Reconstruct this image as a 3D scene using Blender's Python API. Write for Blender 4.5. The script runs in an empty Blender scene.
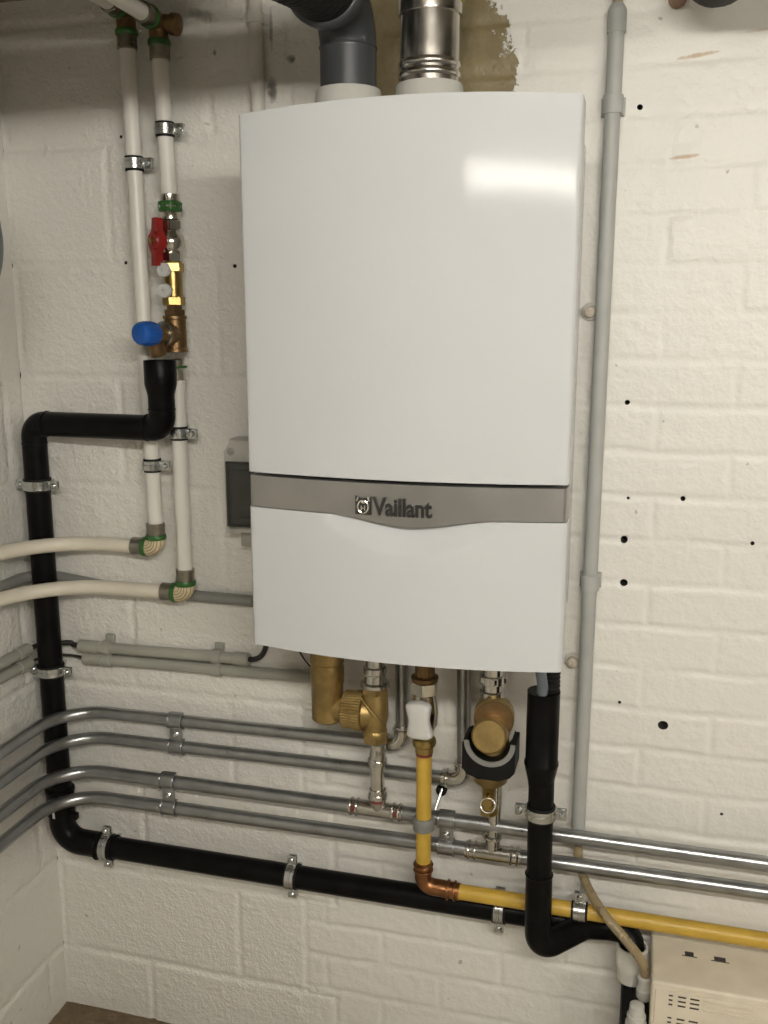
# Boiler on a painted basement wall.  Lengths are millimetres: x to the right, d out from the back wall,
# z measured from the boiler's bottom edge (the floor lies at z = -980).
import bpy, bmesh, math, random
import numpy as np
from mathutils import Vector, Matrix

random.seed(7)
S = bpy.context.scene
COL = S.collection
FLOOR = -980.0
PI = math.pi


def W(p):
    return Vector((p[0] / 1000.0, -p[1] / 1000.0, (p[2] - FLOOR) / 1000.0))


# ------------------------------------------------------------------ materials
def nodes_of(name):
    m = bpy.data.materials.new(name)
    m.use_nodes = True
    nt = m.node_tree
    return m, nt, nt.nodes['Principled BSDF']


def mat(name, col, rough=0.5, metal=0.0, var=0.06, scale=40.0, bump=0.0, bscale=300.0, coat=0.0, rvar=0.08,
        col2=None, trans=0.0, spec=0.5):
    m, nt, b = nodes_of(name)
    N, L = nt.nodes, nt.links
    tc = N.new('ShaderNodeTexCoord')
    nz = N.new('ShaderNodeTexNoise')
    nz.inputs['Scale'].default_value = scale
    nz.inputs['Detail'].default_value = 5
    L.new(tc.outputs['Object'], nz.inputs['Vector'])
    rp = N.new('ShaderNodeValToRGB')
    c2 = col2 if col2 else tuple(max(0.0, c * (1 - var * 2)) for c in col)
    rp.color_ramp.elements[0].position = 0.35
    rp.color_ramp.elements[1].position = 0.65
    rp.color_ramp.elements[0].color = (*c2, 1)
    rp.color_ramp.elements[1].color = (*col, 1)
    L.new(nz.outputs['Fac'], rp.inputs['Fac'])
    L.new(rp.outputs['Color'], b.inputs['Base Color'])
    mr = N.new('ShaderNodeMapRange')
    mr.inputs['To Min'].default_value = max(0.02, rough - rvar)
    mr.inputs['To Max'].default_value = min(1.0, rough + rvar)
    L.new(nz.outputs['Fac'], mr.inputs['Value'])
    L.new(mr.outputs['Result'], b.inputs['Roughness'])
    b.inputs['Metallic'].default_value = metal
    b.inputs['Coat Weight'].default_value = coat
    b.inputs['Transmission Weight'].default_value = trans
    b.inputs['Specular IOR Level'].default_value = spec
    if bump > 0:
        n2 = N.new('ShaderNodeTexNoise')
        n2.inputs['Scale'].default_value = bscale
        n2.inputs['Detail'].default_value = 3
        L.new(tc.outputs['Object'], n2.inputs['Vector'])
        bp = N.new('ShaderNodeBump')
        bp.inputs['Strength'].default_value = 1.0
        bp.inputs['Distance'].default_value = bump / 1000.0
        L.new(n2.outputs['Fac'], bp.inputs['Height'])
        L.new(bp.outputs['Normal'], b.inputs['Normal'])
    return m


M = {}
M['enamel'] = mat('white_enamel', (0.56, 0.575, 0.585), 0.075, 0, 0.01, 6, bump=0.06, bscale=300, rvar=0.01, spec=0.065)
M['collar'] = mat('white_plastic_collar', (0.55, 0.545, 0.50), 0.5, 0, 0.03)
M['band'] = mat('silver_grey_strip', (0.36, 0.355, 0.34), 0.36, 0.8, 0.03, 30, rvar=0.04)
M['letter'] = mat('dark_chrome', (0.10, 0.10, 0.10), 0.28, 0.9, 0.05)
M['silver'] = mat('bright_silver', (0.85, 0.85, 0.82), 0.2, 1.0, 0.03)
M['pipe_white'] = mat('white_plastic_pipe', (0.78, 0.76, 0.70), 0.36, 0, 0.04, 12)
M['pipe_cream'] = mat('cream_plastic_pipe', (0.74, 0.69, 0.58), 0.38, 0, 0.05, 12)
M['black_pipe'] = mat('black_plastic', (0.006, 0.006, 0.006), 0.33, 0, 0.2, 30, spec=0.1)
M['rubber'] = mat('black_rubber', (0.008, 0.008, 0.008), 0.6, 0, 0.2, spec=0.3)
M['galv'] = mat('galvanised_steel', (0.395, 0.405, 0.41), 0.31, 0.95, 0.08, 35, rvar=0.08)
M['zinc'] = mat('zinc_plated_clamp', (0.62, 0.64, 0.63), 0.25, 1.0, 0.1, 60)
M['press'] = mat('press_steel_fitting', (0.62, 0.61, 0.57), 0.2, 1.0, 0.08, 50)
M['chrome'] = mat('nickel_plated_brass', (0.72, 0.69, 0.61), 0.17, 1.0, 0.06, 50)
M['stainless'] = mat('brushed_stainless', (0.60, 0.57, 0.52), 0.24, 1.0, 0.05, 60)
M['brass'] = mat('brass', (0.44, 0.32, 0.12), 0.3, 1.0, 0.1, 40)
M['brass_dull'] = mat('dull_cast_brass', (0.42, 0.30, 0.12), 0.42, 0.85, 0.12, 60, bump=0.15, bscale=500)
M['bronze'] = mat('brown_bronze', (0.24, 0.15, 0.07), 0.4, 0.85, 0.12, 60, bump=0.1, bscale=500)
M['copper'] = mat('copper', (0.38, 0.18, 0.08), 0.33, 1.0, 0.18, 50)
M['yellow'] = mat('yellow_plastic_sleeve', (0.58, 0.375, 0.055), 0.42, 0, 0.08, 25)
M['grey_pvc'] = mat('grey_conduit', (0.42, 0.43, 0.41), 0.5, 0, 0.05, 20)
M['grey_warm'] = mat('warm_grey_conduit', (0.36, 0.36, 0.31), 0.55, 0, 0.06, 20)
M['grey_dark'] = mat('mid_grey_conduit', (0.23, 0.23, 0.215), 0.5, 0, 0.05, 20)
M['flue_grey'] = mat('dark_grey_flue_plastic', (0.05, 0.054, 0.058), 0.38, 0, 0.06, 20)
M['green'] = mat('green_press_ring', (0.035, 0.13, 0.028), 0.4, 0, 0.1)
M['sleeve'] = mat('steel_press_sleeve', (0.33, 0.31, 0.26), 0.3, 0.9, 0.12, 60)
M['fitting'] = mat('cream_ribbed_fitting', (0.72, 0.62, 0.42), 0.45, 0, 0.08, 40)
M['groove'] = mat('ochre_rib', (0.40, 0.31, 0.17), 0.5, 0, 0.08, 40)
M['red'] = mat('red_handle', (0.30, 0.014, 0.012), 0.4, 0, 0.1)
M['redmark'] = mat('red_indicator', (0.17, 0.03, 0.025), 0.5, 0, 0.05)
M['blue'] = mat('blue_cap', (0.012, 0.10, 0.42), 0.4, 0, 0.08)
M['white_knob'] = mat('white_handle', (0.63, 0.63, 0.61), 0.3, 0, 0.02)
M['port'] = mat('pale_grey_plug', (0.62, 0.62, 0.60), 0.4, 0, 0.03)
M['hosegrey'] = mat('blue_grey_hose', (0.16, 0.19, 0.22), 0.35, 0, 0.06)
M['tan'] = mat('tan_hose', (0.42, 0.33, 0.185), 0.28, 0, 0.12, 30, trans=0.25)
M['beige'] = mat('beige_pump_cover', (0.72, 0.65, 0.52), 0.45, 0, 0.05, 25, bump=0.05, bscale=600)
M['seal_and_shade'] = mat('dark_recess', (0.05, 0.045, 0.04), 0.8, 0, 0.2)  # near-black for box seal and drill holes; paints shade into the pump slots
M['black_cable'] = mat('black_cable', (0.02, 0.018, 0.016), 0.5, 0, 0.2)
M['rust'] = mat('brown_copper_pipe', (0.30, 0.15, 0.07), 0.5, 0.5, 0.2, 60)
M['insul'] = mat('black_foam', (0.022, 0.022, 0.02), 0.85, 0, 0.2, 60, bump=0.6, bscale=200)
M['felt'] = mat('charcoal_shell', (0.007, 0.007, 0.007), 0.6, 0, 0.1, 60, spec=0.2)
M['vessel'] = mat('blue_grey_vessel', (0.10, 0.13, 0.17), 0.4, 0, 0.05)
M['earth'] = mat('yellow_green_wire', (0.55, 0.55, 0.05), 0.45, 0, 0.1)
M['screwcap'] = mat('tan_fixing_plug', (0.60, 0.53, 0.43), 0.5, 0, 0.15, 80)
M['painted'] = mat('painted_pipe', (0.70, 0.68, 0.62), 0.5, 0, 0.08, 30)
M['box_grey'] = mat('grey_enclosure', (0.50, 0.49, 0.45), 0.5, 0, 0.04)
M['batten'] = mat('white_batten', (0.75, 0.75, 0.72), 0.5, 0, 0.03)
M['timber'] = mat('raw_timber', (0.30, 0.20, 0.11), 0.7, 0, 0.2, 14)

m, nt, b = nodes_of('smoked_cover')
b.inputs['Base Color'].default_value = (0.33, 0.33, 0.31, 1)
b.inputs['Roughness'].default_value = 0.12
b.inputs['Transmission Weight'].default_value = 0.85
b.inputs['IOR'].default_value = 1.3
M['smoke'] = m

m, nt, b = nodes_of('tube_glow')
b.inputs['Base Color'].default_value = (0.9, 0.9, 0.88, 1)
b.inputs['Emission Color'].default_value = (1.0, 0.955, 0.87, 1)
b.inputs['Emission Strength'].default_value = 119.0
M['tube'] = m


def wall_material(name, base, bare=False, stains=()):
    """White masonry paint over rough blocks; an optional bare render patch and rusty stains."""
    m, nt, b = nodes_of(name)
    N, L = nt.nodes, nt.links
    tc = N.new('ShaderNodeTexCoord')
    P = tc.outputs['Object']

    def noise(scale, detail=4, vec=P, rough=0.55):
        n = N.new('ShaderNodeTexNoise')
        n.inputs['Scale'].default_value = scale
        n.inputs['Detail'].default_value = detail
        n.inputs['Roughness'].default_value = rough
        L.new(vec, n.inputs['Vector'])
        return n.outputs['Fac']

    def math_(op, a, c=0.0, clamp=False):
        n = N.new('ShaderNodeMath')
        n.operation = op
        n.use_clamp = clamp
        for i, v in ((0, a), (1, c)):
            if isinstance(v, (int, float)):
                n.inputs[i].default_value = v
            else:
                L.new(v, n.inputs[i])
        return n.outputs[0]

    def ramp(f, p0, p1):
        n = N.new('ShaderNodeMapRange')
        n.inputs['From Min'].default_value = p0
        n.inputs['From Max'].default_value = p1
        L.new(f, n.inputs['Value'])
        return n.outputs['Result']

    def mix(f, a, c):
        n = N.new('ShaderNodeMix')
        n.data_type = 'RGBA'
        L.new(f, n.inputs[0])
        for i, v in ((6, a), (7, c)):
            if isinstance(v, tuple):
                n.inputs[i].default_value = (*v, 1)
            else:
                L.new(v, n.inputs[i])
        return n.outputs[2]

    big = ramp(noise(3.0, 3), 0.3, 0.7)
    c = mix(big, tuple(v * 0.96 for v in base), base)
    speck = ramp(noise(48, 2, rough=0.3), 0.77, 0.79)
    c = mix(math_('MULTIPLY', speck, 0.5), c, (0.22, 0.19, 0.15))
    sep = N.new('ShaderNodeSeparateXYZ')
    L.new(P, sep.inputs[0])
    X, Z = sep.outputs['X'], sep.outputs['Z']
    for (sx, sz, lx, lz, tilt, amt, scol) in stains:
        dx = math_('SUBTRACT', X, sx)
        dz = math_('SUBTRACT', math_('SUBTRACT', Z, sz), math_('MULTIPLY', dx, tilt))
        q = math_('ADD', math_('POWER', math_('ABSOLUTE', math_('DIVIDE', dx, lx)), 2.0),
                  math_('POWER', math_('ABSOLUTE', math_('DIVIDE', dz, lz)), 2.0))
        q = math_('ADD', q, math_('MULTIPLY', math_('SUBTRACT', noise(90, 4), 0.5), 1.6))
        f = ramp(q, 1.0, 0.1)
        c = mix(math_('MULTIPLY', f, amt), c, scol)
    h1 = noise(75, 5, rough=0.6)
    h2 = noise(260, 3)
    h = math_('ADD', math_('ADD', h1, math_('MULTIPLY', noise(150, 3), 0.55)), math_('MULTIPLY', h2, 0.28))
    rough_v = 0.42
    h = math_('MULTIPLY', h, math_('SUBTRACT', 1.0, math_('MULTIPLY', ramp(X, -0.30, -0.20), 0.62)))
    if bare:
        n1 = math_('SUBTRACT', noise(16, 8, rough=0.72), 0.5)
        edge = math_('ADD', X, math_('MULTIPLY', n1, 0.14))          # ragged right edge
        e2 = math_('ADD', math_('MULTIPLY', math_('SUBTRACT', Z, 1.84), 0.22), edge)
        f = math_('MULTIPLY', math_('LESS_THAN', e2, 0.079), math_('GREATER_THAN', X, -0.20))
        f = math_('MULTIPLY', f, math_('GREATER_THAN', math_('ADD', Z, math_('MULTIPLY', n1, 0.15)), 1.60))
        bc = mix(ramp(noise(20, 6, rough=0.7), 0.3, 0.7), (0.20, 0.155, 0.075), (0.29, 0.235, 0.12))
        c = mix(f, c, bc)
        h = math_('SUBTRACT', h, math_('MULTIPLY', f, 2.5))
    L.new(c, b.inputs['Base Color'])
    b.inputs['Roughness'].default_value = rough_v
    bp = N.new('ShaderNodeBump')
    bp.inputs['Strength'].default_value = 0.9
    bp.inputs['Distance'].default_value = 0.0030
    L.new(h, bp.inputs['Height'])
    L.new(bp.outputs['Normal'], b.inputs['Normal'])
    return m


PAINT = (0.78, 0.765, 0.715)
M['wall'] = wall_material('painted_masonry', PAINT, True,
                          ((0.358, 1.816, 0.032, 0.0035, 0.10, 0.7, (0.42, 0.25, 0.11)), (0.346, 1.676, 0.026, 0.0035, 0.08, 0.7, (0.42, 0.25, 0.11)),
                           (0.455, 1.845, 0.05, 0.003, 0.08, 0.35, (0.42, 0.25, 0.11)),
                           (-0.305, 1.808, 0.010, 0.022, 0.0, 0.8, (0.06, 0.05, 0.04)), (-0.338, 1.80, 0.006, 0.018, 0.0, 0.6, (0.08, 0.07, 0.05)),
                           (-0.272, 1.853, 0.009, 0.008, 0.0, 0.8, (0.05, 0.045, 0.04)), (-0.405, 1.872, 0.004, 0.006, 0.0, 0.9, (0.03, 0.03, 0.03)),
                           (-0.305, 1.90, 0.004, 0.035, 0.0, 0.6, (0.08, 0.07, 0.05)), (-0.425, 1.93, 0.03, 0.012, -0.3, 0.5, (0.10, 0.09, 0.07))))
M['wall_side'] = wall_material('painted_masonry_side', PAINT)
M['brick'] = mat('bare_blockwork', (0.33, 0.29, 0.24), 0.85, 0, 0.1, 12)
M['ceiling'] = mat('ceiling_paint', (0.30, 0.27, 0.22), 0.8, 0, 0.05, 5)
m, nt, b = nodes_of('dusty_concrete_floor')
N_, L_ = nt.nodes, nt.links
tc_ = N_.new('ShaderNodeTexCoord')
nz_ = N_.new('ShaderNodeTexNoise')
nz_.inputs['Scale'].default_value = 38.0
nz_.inputs['Detail'].default_value = 8
L_.new(tc_.outputs['Object'], nz_.inputs['Vector'])
sp_ = N_.new('ShaderNodeSeparateXYZ')
L_.new(tc_.outputs['Object'], sp_.inputs[0])
ad_ = N_.new('ShaderNodeMath')
ad_.operation = 'MULTIPLY_ADD'
L_.new(nz_.outputs['Fac'], ad_.inputs[0])
ad_.inputs[1].default_value = 0.5
L_.new(sp_.outputs['Y'], ad_.inputs[2])
rp_ = N_.new('ShaderNodeValToRGB')           # brown rubble and dust swept against the wall, unseen concrete beyond paled to bounce light
rp_.color_ramp.elements[0].position = 0.0
rp_.color_ramp.elements[0].color = (0.50, 0.46, 0.39, 1)
rp_.color_ramp.elements[1].position = 0.06
rp_.color_ramp.elements[1].color = (0.22, 0.155, 0.085, 1)
e_ = rp_.color_ramp.elements.new(0.4)
e_.color = (0.11, 0.08, 0.05, 1)
L_.new(ad_.outputs[0], rp_.inputs['Fac'])
L_.new(rp_.outputs['Color'], b.inputs['Base Color'])
b.inputs['Roughness'].default_value = 0.9
n2_ = N_.new('ShaderNodeTexNoise')
n2_.inputs['Scale'].default_value = 90.0
L_.new(tc_.outputs['Object'], n2_.inputs['Vector'])
bp_ = N_.new('ShaderNodeBump')
bp_.inputs['Distance'].default_value = 0.010
L_.new(n2_.outputs['Fac'], bp_.inputs['Height'])
L_.new(bp_.outputs['Normal'], b.inputs['Normal'])
M['floor'] = m


# ------------------------------------------------------------------ geometry builder (millimetres)
AX = {'x': Vector((1, 0, 0)), 'd': Vector((0, 1, 0)), 'z': Vector((0, 0, 1))}


def ax(a):
    if isinstance(a, str):
        return -AX[a[1]] if a[0] == '-' else AX[a].copy()
    return Vector(a).normalized()


def frame(n, up=None):
    n = n.normalized()
    u = up if up is not None else (Vector((0, 0, 1)) if abs(n.z) < 0.9 else Vector((1, 0, 0)))
    u = (u - n * u.dot(n)).normalized()
    return u, n.cross(u)


class G:
    """Collects shapes for ONE mesh object."""

    def __init__(s):
        s.v, s.f = [], []

    def add(s, vs, fs):
        o = len(s.v)
        s.v += [Vector(q) for q in vs]
        s.f += [[i + o for i in f] for f in fs]
        return s

    def bm(s, b):
        b.verts.index_update()
        return s.add([q.co.copy() for q in b.verts], [[q.index for q in f.verts] for f in b.faces])

    def box(s, x0, x1, d0, d1, z0, z1, bev=0.0, seg=2):
        b = bmesh.new()
        bmesh.ops.create_cube(b, size=1.0)
        for q in b.verts:
            q.co = Vector(((x0 + x1) / 2 + q.co.x * (x1 - x0), (d0 + d1) / 2 + q.co.y * (d1 - d0),
                           (z0 + z1) / 2 + q.co.z * (z1 - z0)))
        if bev > 0:
            bmesh.ops.bevel(b, geom=b.edges[:], offset=bev, segments=seg, profile=0.5, affect='EDGES')
        s.bm(b)
        b.free()
        return s

    def obox(s, c, a, u, la, lu, lw, bev=0.0):
        """box centred at c, its length la along a, lu along u, lw along a x u"""
        a = ax(a)
        u = ax(u)
        w = a.cross(u)
        b = bmesh.new()
        bmesh.ops.create_cube(b, size=1.0)
        for q in b.verts:
            q.co = Vector(c) + a * (q.co.x * la) + u * (q.co.y * lu) + w * (q.co.z * lw)
        if bev > 0:
            bmesh.ops.bevel(b, geom=b.edges[:], offset=bev, segments=2, profile=0.5, affect='EDGES')
        s.bm(b)
        b.free()
        return s

    def lathe(s, o, a, prof, seg=28, ph=0.0, cap=True):
        """profile of (distance along a, radius) turned round the axis"""
        o = Vector(o)
        a = ax(a)
        u, w = frame(a)
        vs, fs = [], []
        for (t, r) in prof:
            for k in range(seg):
                an = 2 * PI * k / seg + ph
                vs.append(o + a * t + (u * math.cos(an) + w * math.sin(an)) * max(r, 0.01))
        n = len(prof)
        for i in range(n - 1):
            for k in range(seg):
                k2 = (k + 1) % seg
                fs.append([i * seg + k, i * seg + k2, (i + 1) * seg + k2, (i + 1) * seg + k])
        if cap:
            fs.append([k for k in range(seg)][::-1])
            fs.append([(n - 1) * seg + k for k in range(seg)])
        return s.add(vs, fs)

    def cyl(s, o, a, l, r, seg=28, ch=0.0):
        if ch:
            return s.lathe(o, a, [(0, r - ch), (ch, r), (l - ch, r), (l, r - ch)], seg)
        return s.lathe(o, a, [(0, r), (l, r)], seg)

    def hexa(s, o, a, l, r, ch=1.5, ph=0.26):
        return s.lathe(o, a, [(0, r - ch), (ch, r), (l - ch, r), (l, r - ch)], 6, ph)

    def tube(s, pts, r, seg=22, cap=True):
        pts = [Vector(p) for p in pts]
        n = len(pts)
        rs = r if isinstance(r, (list, tuple)) else [r] * n
        vs, fs = [], []
        t0 = (pts[1] - pts[0]).normalized()
        u, w = frame(t0)
        pt = t0
        for i, p in enumerate(pts):
            if i == 0:
                t = t0
            elif i == n - 1:
                t = (pts[i] - pts[i - 1]).normalized()
            else:
                t = ((pts[i] - pts[i - 1]).normalized() + (pts[i + 1] - pts[i]).normalized()).normalized()
            q = pt.rotation_difference(t)
            u = q @ u
            u = (u - t * u.dot(t)).normalized()
            w = t.cross(u)
            pt = t
            for k in range(seg):
                an = 2 * PI * k / seg
                vs.append(p + (u * math.cos(an) + w * math.sin(an)) * rs[i])
        for i in range(n - 1):
            for k in range(seg):
                k2 = (k + 1) % seg
                fs.append([i * seg + k, i * seg + k2, (i + 1) * seg + k2, (i + 1) * seg + k])
        if cap:
            fs.append([k for k in range(seg)][::-1])
            fs.append([(n - 1) * seg + k for k in range(seg)])
        return s.add(vs, fs)

    def torus(s, o, a, R, r, seg=32, ms=10, a0=0.0, a1=2 * PI):
        o = Vector(o)
        a = ax(a)
        u, w = frame(a)
        full = abs(a1 - a0 - 2 * PI) < 1e-6
        n = seg if full else seg + 1
        vs, fs = [], []
        for i in range(n):
            an = a0 + (a1 - a0) * i / seg
            e = u * math.cos(an) + w * math.sin(an)
            for k in range(ms):
                b_ = 2 * PI * k / ms
                vs.append(o + e * (R + r * math.cos(b_)) + a * (r * math.sin(b_)))
        for i in range(n if full else n - 1):
            j = (i + 1) % n
            for k in range(ms):
                k2 = (k + 1) % ms
                fs.append([i * ms + k, j * ms + k, j * ms + k2, i * ms + k2])
        return s.add(vs, fs)

    def ring(s, o, a, ri, ro, wd, seg=32, a0=0.0, a1=2 * PI, up=None):
        """flat band of width wd along a, centred at o; angles measured from 'up'"""
        o = Vector(o)
        a = ax(a)
        u, w = frame(a, None if up is None else ax(up))
        full = abs(a1 - a0 - 2 * PI) < 1e-6
        n = seg if full else seg + 1
        vs, fs = [], []
        for i in range(n):
            an = a0 + (a1 - a0) * i / seg
            e = u * math.cos(an) + w * math.sin(an)
            for (rr, t) in ((ri, -wd / 2), (ro - .5, -wd / 2), (ro, -wd / 2 + .5), (ro, wd / 2 - .5), (ro - .5, wd / 2), (ri, wd / 2)):
                vs.append(o + e * rr + a * t)
        for i in range(n if full else n - 1):
            j = (i + 1) % n
            for k in range(6):
                k2 = (k + 1) % 6
                fs.append([i * 6 + k, j * 6 + k, j * 6 + k2, i * 6 + k2])
        if not full:
            fs.append([0, 1, 2, 3, 4, 5])
            fs.append([(n - 1) * 6 + k for k in (5, 4, 3, 2, 1, 0)])
        return s.add(vs, fs)

    def prism(s, pts, o, u, v, th):
        """outline of (u, v) pairs extruded th along u x v"""
        u = ax(u)
        v = ax(v)
        w = u.cross(v)
        o = Vector(o)
        n = len(pts)
        vs = [o + u * p[0] + v * p[1] for p in pts] + [o + u * p[0] + v * p[1] + w * th for p in pts]
        fs = [list(range(n))[::-1], list(range(n, 2 * n))]
        for i in range(n):
            j = (i + 1) % n
            fs.append([i, j, n + j, n + i])
        return s.add(vs, fs)

    def ball(s, c, rx, rd, rz, seg=24, rings=14):
        vs, fs = [], []
        for i in range(rings + 1):
            th = PI * i / rings
            for k in range(seg):
                an = 2 * PI * k / seg
                q = max(math.sin(th), 1e-3)
                vs.append(Vector(c) + Vector((rx * q * math.cos(an), rd * q * math.sin(an), rz * math.cos(th))))
        for i in range(rings):
            for k in range(seg):
                k2 = (k + 1) % seg
                fs.append([i * seg + k, (i + 1) * seg + k, (i + 1) * seg + k2, i * seg + k2])
        fs.append(list(range(seg)))
        fs.append([rings * seg + k for k in range(seg)][::-1])
        return s.add(vs, fs)


def fillet(pts, r, n=10):
    """polyline with its corners rounded to radius r (number or list)"""
    pts = [Vector(p) for p in pts]
    out = [pts[0]]
    for i in range(1, len(pts) - 1):
        rr = r[i - 1] if isinstance(r, (list, tuple)) else r
        a = (pts[i - 1] - pts[i])
        c = (pts[i + 1] - pts[i])
        la, lc = a.length, c.length
        a.normalize()
        c.normalize()
        ang = a.angle(c)
        if ang > PI - 0.02 or rr <= 0:
            out.append(pts[i])
            continue
        t = min(rr / math.tan(ang / 2), la * 0.98, lc * 0.98)
        rr = t * math.tan(ang / 2)
        bis = (a + c).normalized()
        cen = pts[i] + bis * (rr / math.sin(ang / 2))
        p0 = pts[i] + a * t - cen
        p1 = pts[i] + c * t - cen
        tot = p0.angle(p1)
        for k in range(n + 1):
            f = k / n
            q = (p0 * math.sin((1 - f) * tot) + p1 * math.sin(f * tot)) / math.sin(tot)
            out.append(cen + q)
    out.append(pts[-1])
    res = [out[0]]
    for p in out[1:]:
        if (p - res[-1]).length > 0.3:
            res.append(p)
    return res


def smooth_path(pts, n=8):
    """Catmull-Rom through the points"""
    P = [Vector(p) for p in pts]
    P = [P[0] * 2 - P[1]] + P + [P[-1] * 2 - P[-2]]
    out = []
    for i in range(1, len(P) - 2):
        for k in range(n):
            t = k / n
            a, b_, c, d = P[i - 1], P[i], P[i + 1], P[i + 2]
            out.append(0.5 * ((2 * b_) + (c - a) * t + (2 * a - 5 * b_ + 4 * c - d) * t * t + (3 * b_ - a - 3 * c + d) * t ** 3))
    out.append(P[-2])
    return out


def mesh_obj(name, g, m, loc):
    me = bpy.data.meshes.new(name)
    L = W(loc)
    me.from_pydata([W(q) - L for q in g.v], [], g.f)
    me.update()
    b = bmesh.new()
    b.from_mesh(me)
    bmesh.ops.recalc_face_normals(b, faces=b.faces[:])
    b.to_mesh(me)
    b.free()
    me.polygons.foreach_set('use_smooth', [True] * len(me.polygons))
    me.set_sharp_from_angle(angle=math.radians(38))
    me.materials.append(M[m] if isinstance(m, str) else m)
    o = bpy.data.objects.new(name, me)
    COL.objects.link(o)
    return o


def thing(name, label, cat, loc, group=None):
    o = bpy.data.objects.new(name, None)
    o.empty_display_size = 0.02
    COL.objects.link(o)
    o.location = W(loc)
    o['label'] = label
    o['category'] = cat
    o['loc_mm'] = list(loc)
    if group:
        o['group'] = group
    return o


def part(parent, name, g, m, label=None):
    root = parent
    loc = list(root['loc_mm'])
    o = mesh_obj(name, g, m, loc)
    o.parent = parent
    if parent.parent is not None or parent.type == 'MESH':
        pass
    o['loc_mm'] = loc
    if label:
        o['label'] = label
    return o


def single(name, g, m, label, cat, group=None):
    xs = [q.x for q in g.v]
    ds = [q.y for q in g.v]
    zs = [q.z for q in g.v]
    loc = ((min(xs) + max(xs)) / 2, (min(ds) + max(ds)) / 2, min(zs))
    o = mesh_obj(name, g, m, loc)
    o.location = W(loc)
    o['label'] = label
    o['category'] = cat
    o['loc_mm'] = list(loc)
    if group:
        o['group'] = group
    return o


def struct(name, g, m):
    xs = [q.x for q in g.v]
    o = mesh_obj(name, g, m, (0, 0, FLOOR))
    o['kind'] = 'structure'
    return o


# ------------------------------------------------------------------ the room
def vnoise(X, Y, scale, seed):
    """smooth value noise, -1..1, feature size 'scale' mm"""
    rng = np.random.RandomState(seed)
    lat = rng.uniform(-1, 1, (96, 96))
    a = X / scale + 500.37
    b_ = Y / scale + 500.11
    ia, ib = np.floor(a).astype(int), np.floor(b_).astype(int)
    fa, fb = a - ia, b_ - ib
    fa = fa * fa * (3 - 2 * fa)
    fb = fb * fb * (3 - 2 * fb)
    g = lambda i, j: lat[i % 96, j % 96]
    return (g(ia, ib) * (1 - fa) * (1 - fb) + g(ia + 1, ib) * fa * (1 - fb)
            + g(ia, ib + 1) * (1 - fa) * fb + g(ia + 1, ib + 1) * fa * fb)


def bond(X, Z, course, z0, length, x0, jd, jw):
    """recess of mortar joints plus a small random set of each unit"""
    wob = vnoise(X, Z, 60, 3) * 1.6 + vnoise(X, Z, 22, 4) * 1.0
    zz = (Z - z0 + wob) / course
    row = np.floor(zz).astype(int)
    dz = np.minimum(zz - row, row + 1 - zz) * course
    xx = (X - x0 + wob * 1.2) / length + 0.5 * (row % 2)
    c = np.floor(xx).astype(int)
    dx = np.minimum(xx - c, c + 1 - xx) * length
    u = np.minimum(dz, dx * 1.05)
    depth = jd * np.exp(-(u / jw) ** 3) * np.clip(0.75 + 0.45 * vnoise(X, Z, 95, 5) + 0.25 * vnoise(X, Z, 30, 6), 0.2, 1.2)
    rng = np.random.RandomState(11)
    lat = rng.uniform(-1, 1, (64, 64))
    setv = lat[row % 64, c % 64] * 0.7
    fine = 1 - np.exp(-(u / jw) ** 4)
    return -depth + setv * fine, fine


def back_height(X, Z):
    hb, fb = bond(X, Z, 200.0, -42.0, 400.0, -417.0, 3.6, 7.0)      # big blocks on the left
    hk, fk = bond(X, Z, 72.0, 37.0, 225.0, 330.0 - 112.5, 2.4, 6.0)   # bricks on the right
    fade = np.clip(1.2 - (Z + 100) / 1200.0, 0.6, 1.0)              # more coats of paint higher up
    # toothed boundary between the two
    row = np.floor((Z + 42.0) / 200.0).astype(int)
    edge = np.where(row % 2 == 0, -275.0, -215.0)
    k = 1 / (1 + np.exp(-(X - edge) / 2.5))
    seam = -2.6 * np.exp(-((X - edge) / 6.0) ** 4)
    h = hb * (1 - k) + hk * fade * k + seam
    h = h + vnoise(X, Z, 24, 21) * 0.5 + vnoise(X, Z, 11, 22) * 0.35 + vnoise(X, Z, 160, 23) * 1.5
    lump = np.clip(vnoise(X, Z, 13, 31) - 0.42, 0, 1) * 2.6 + np.clip(vnoise(X, Z, 26, 32) - 0.5, 0, 1) * 2.0   # dabs of thick paint
    return h + lump * (1 - 0.6 * k)


HOLES = [(283, 332, 4.0), (375, 181, 4.0), (288, 109, 6.0), (482, 114, 3.2), (291, 37, 6.0), (279, 768, 4.2),
         (366, -203, 8.0), (293, -171, 2.6), (467, -350, 2.6), (291, 178, 2.5), (-382, 549, 3.4), (-590, 560, 3.0), (-586, 770, 2.6)]


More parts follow.
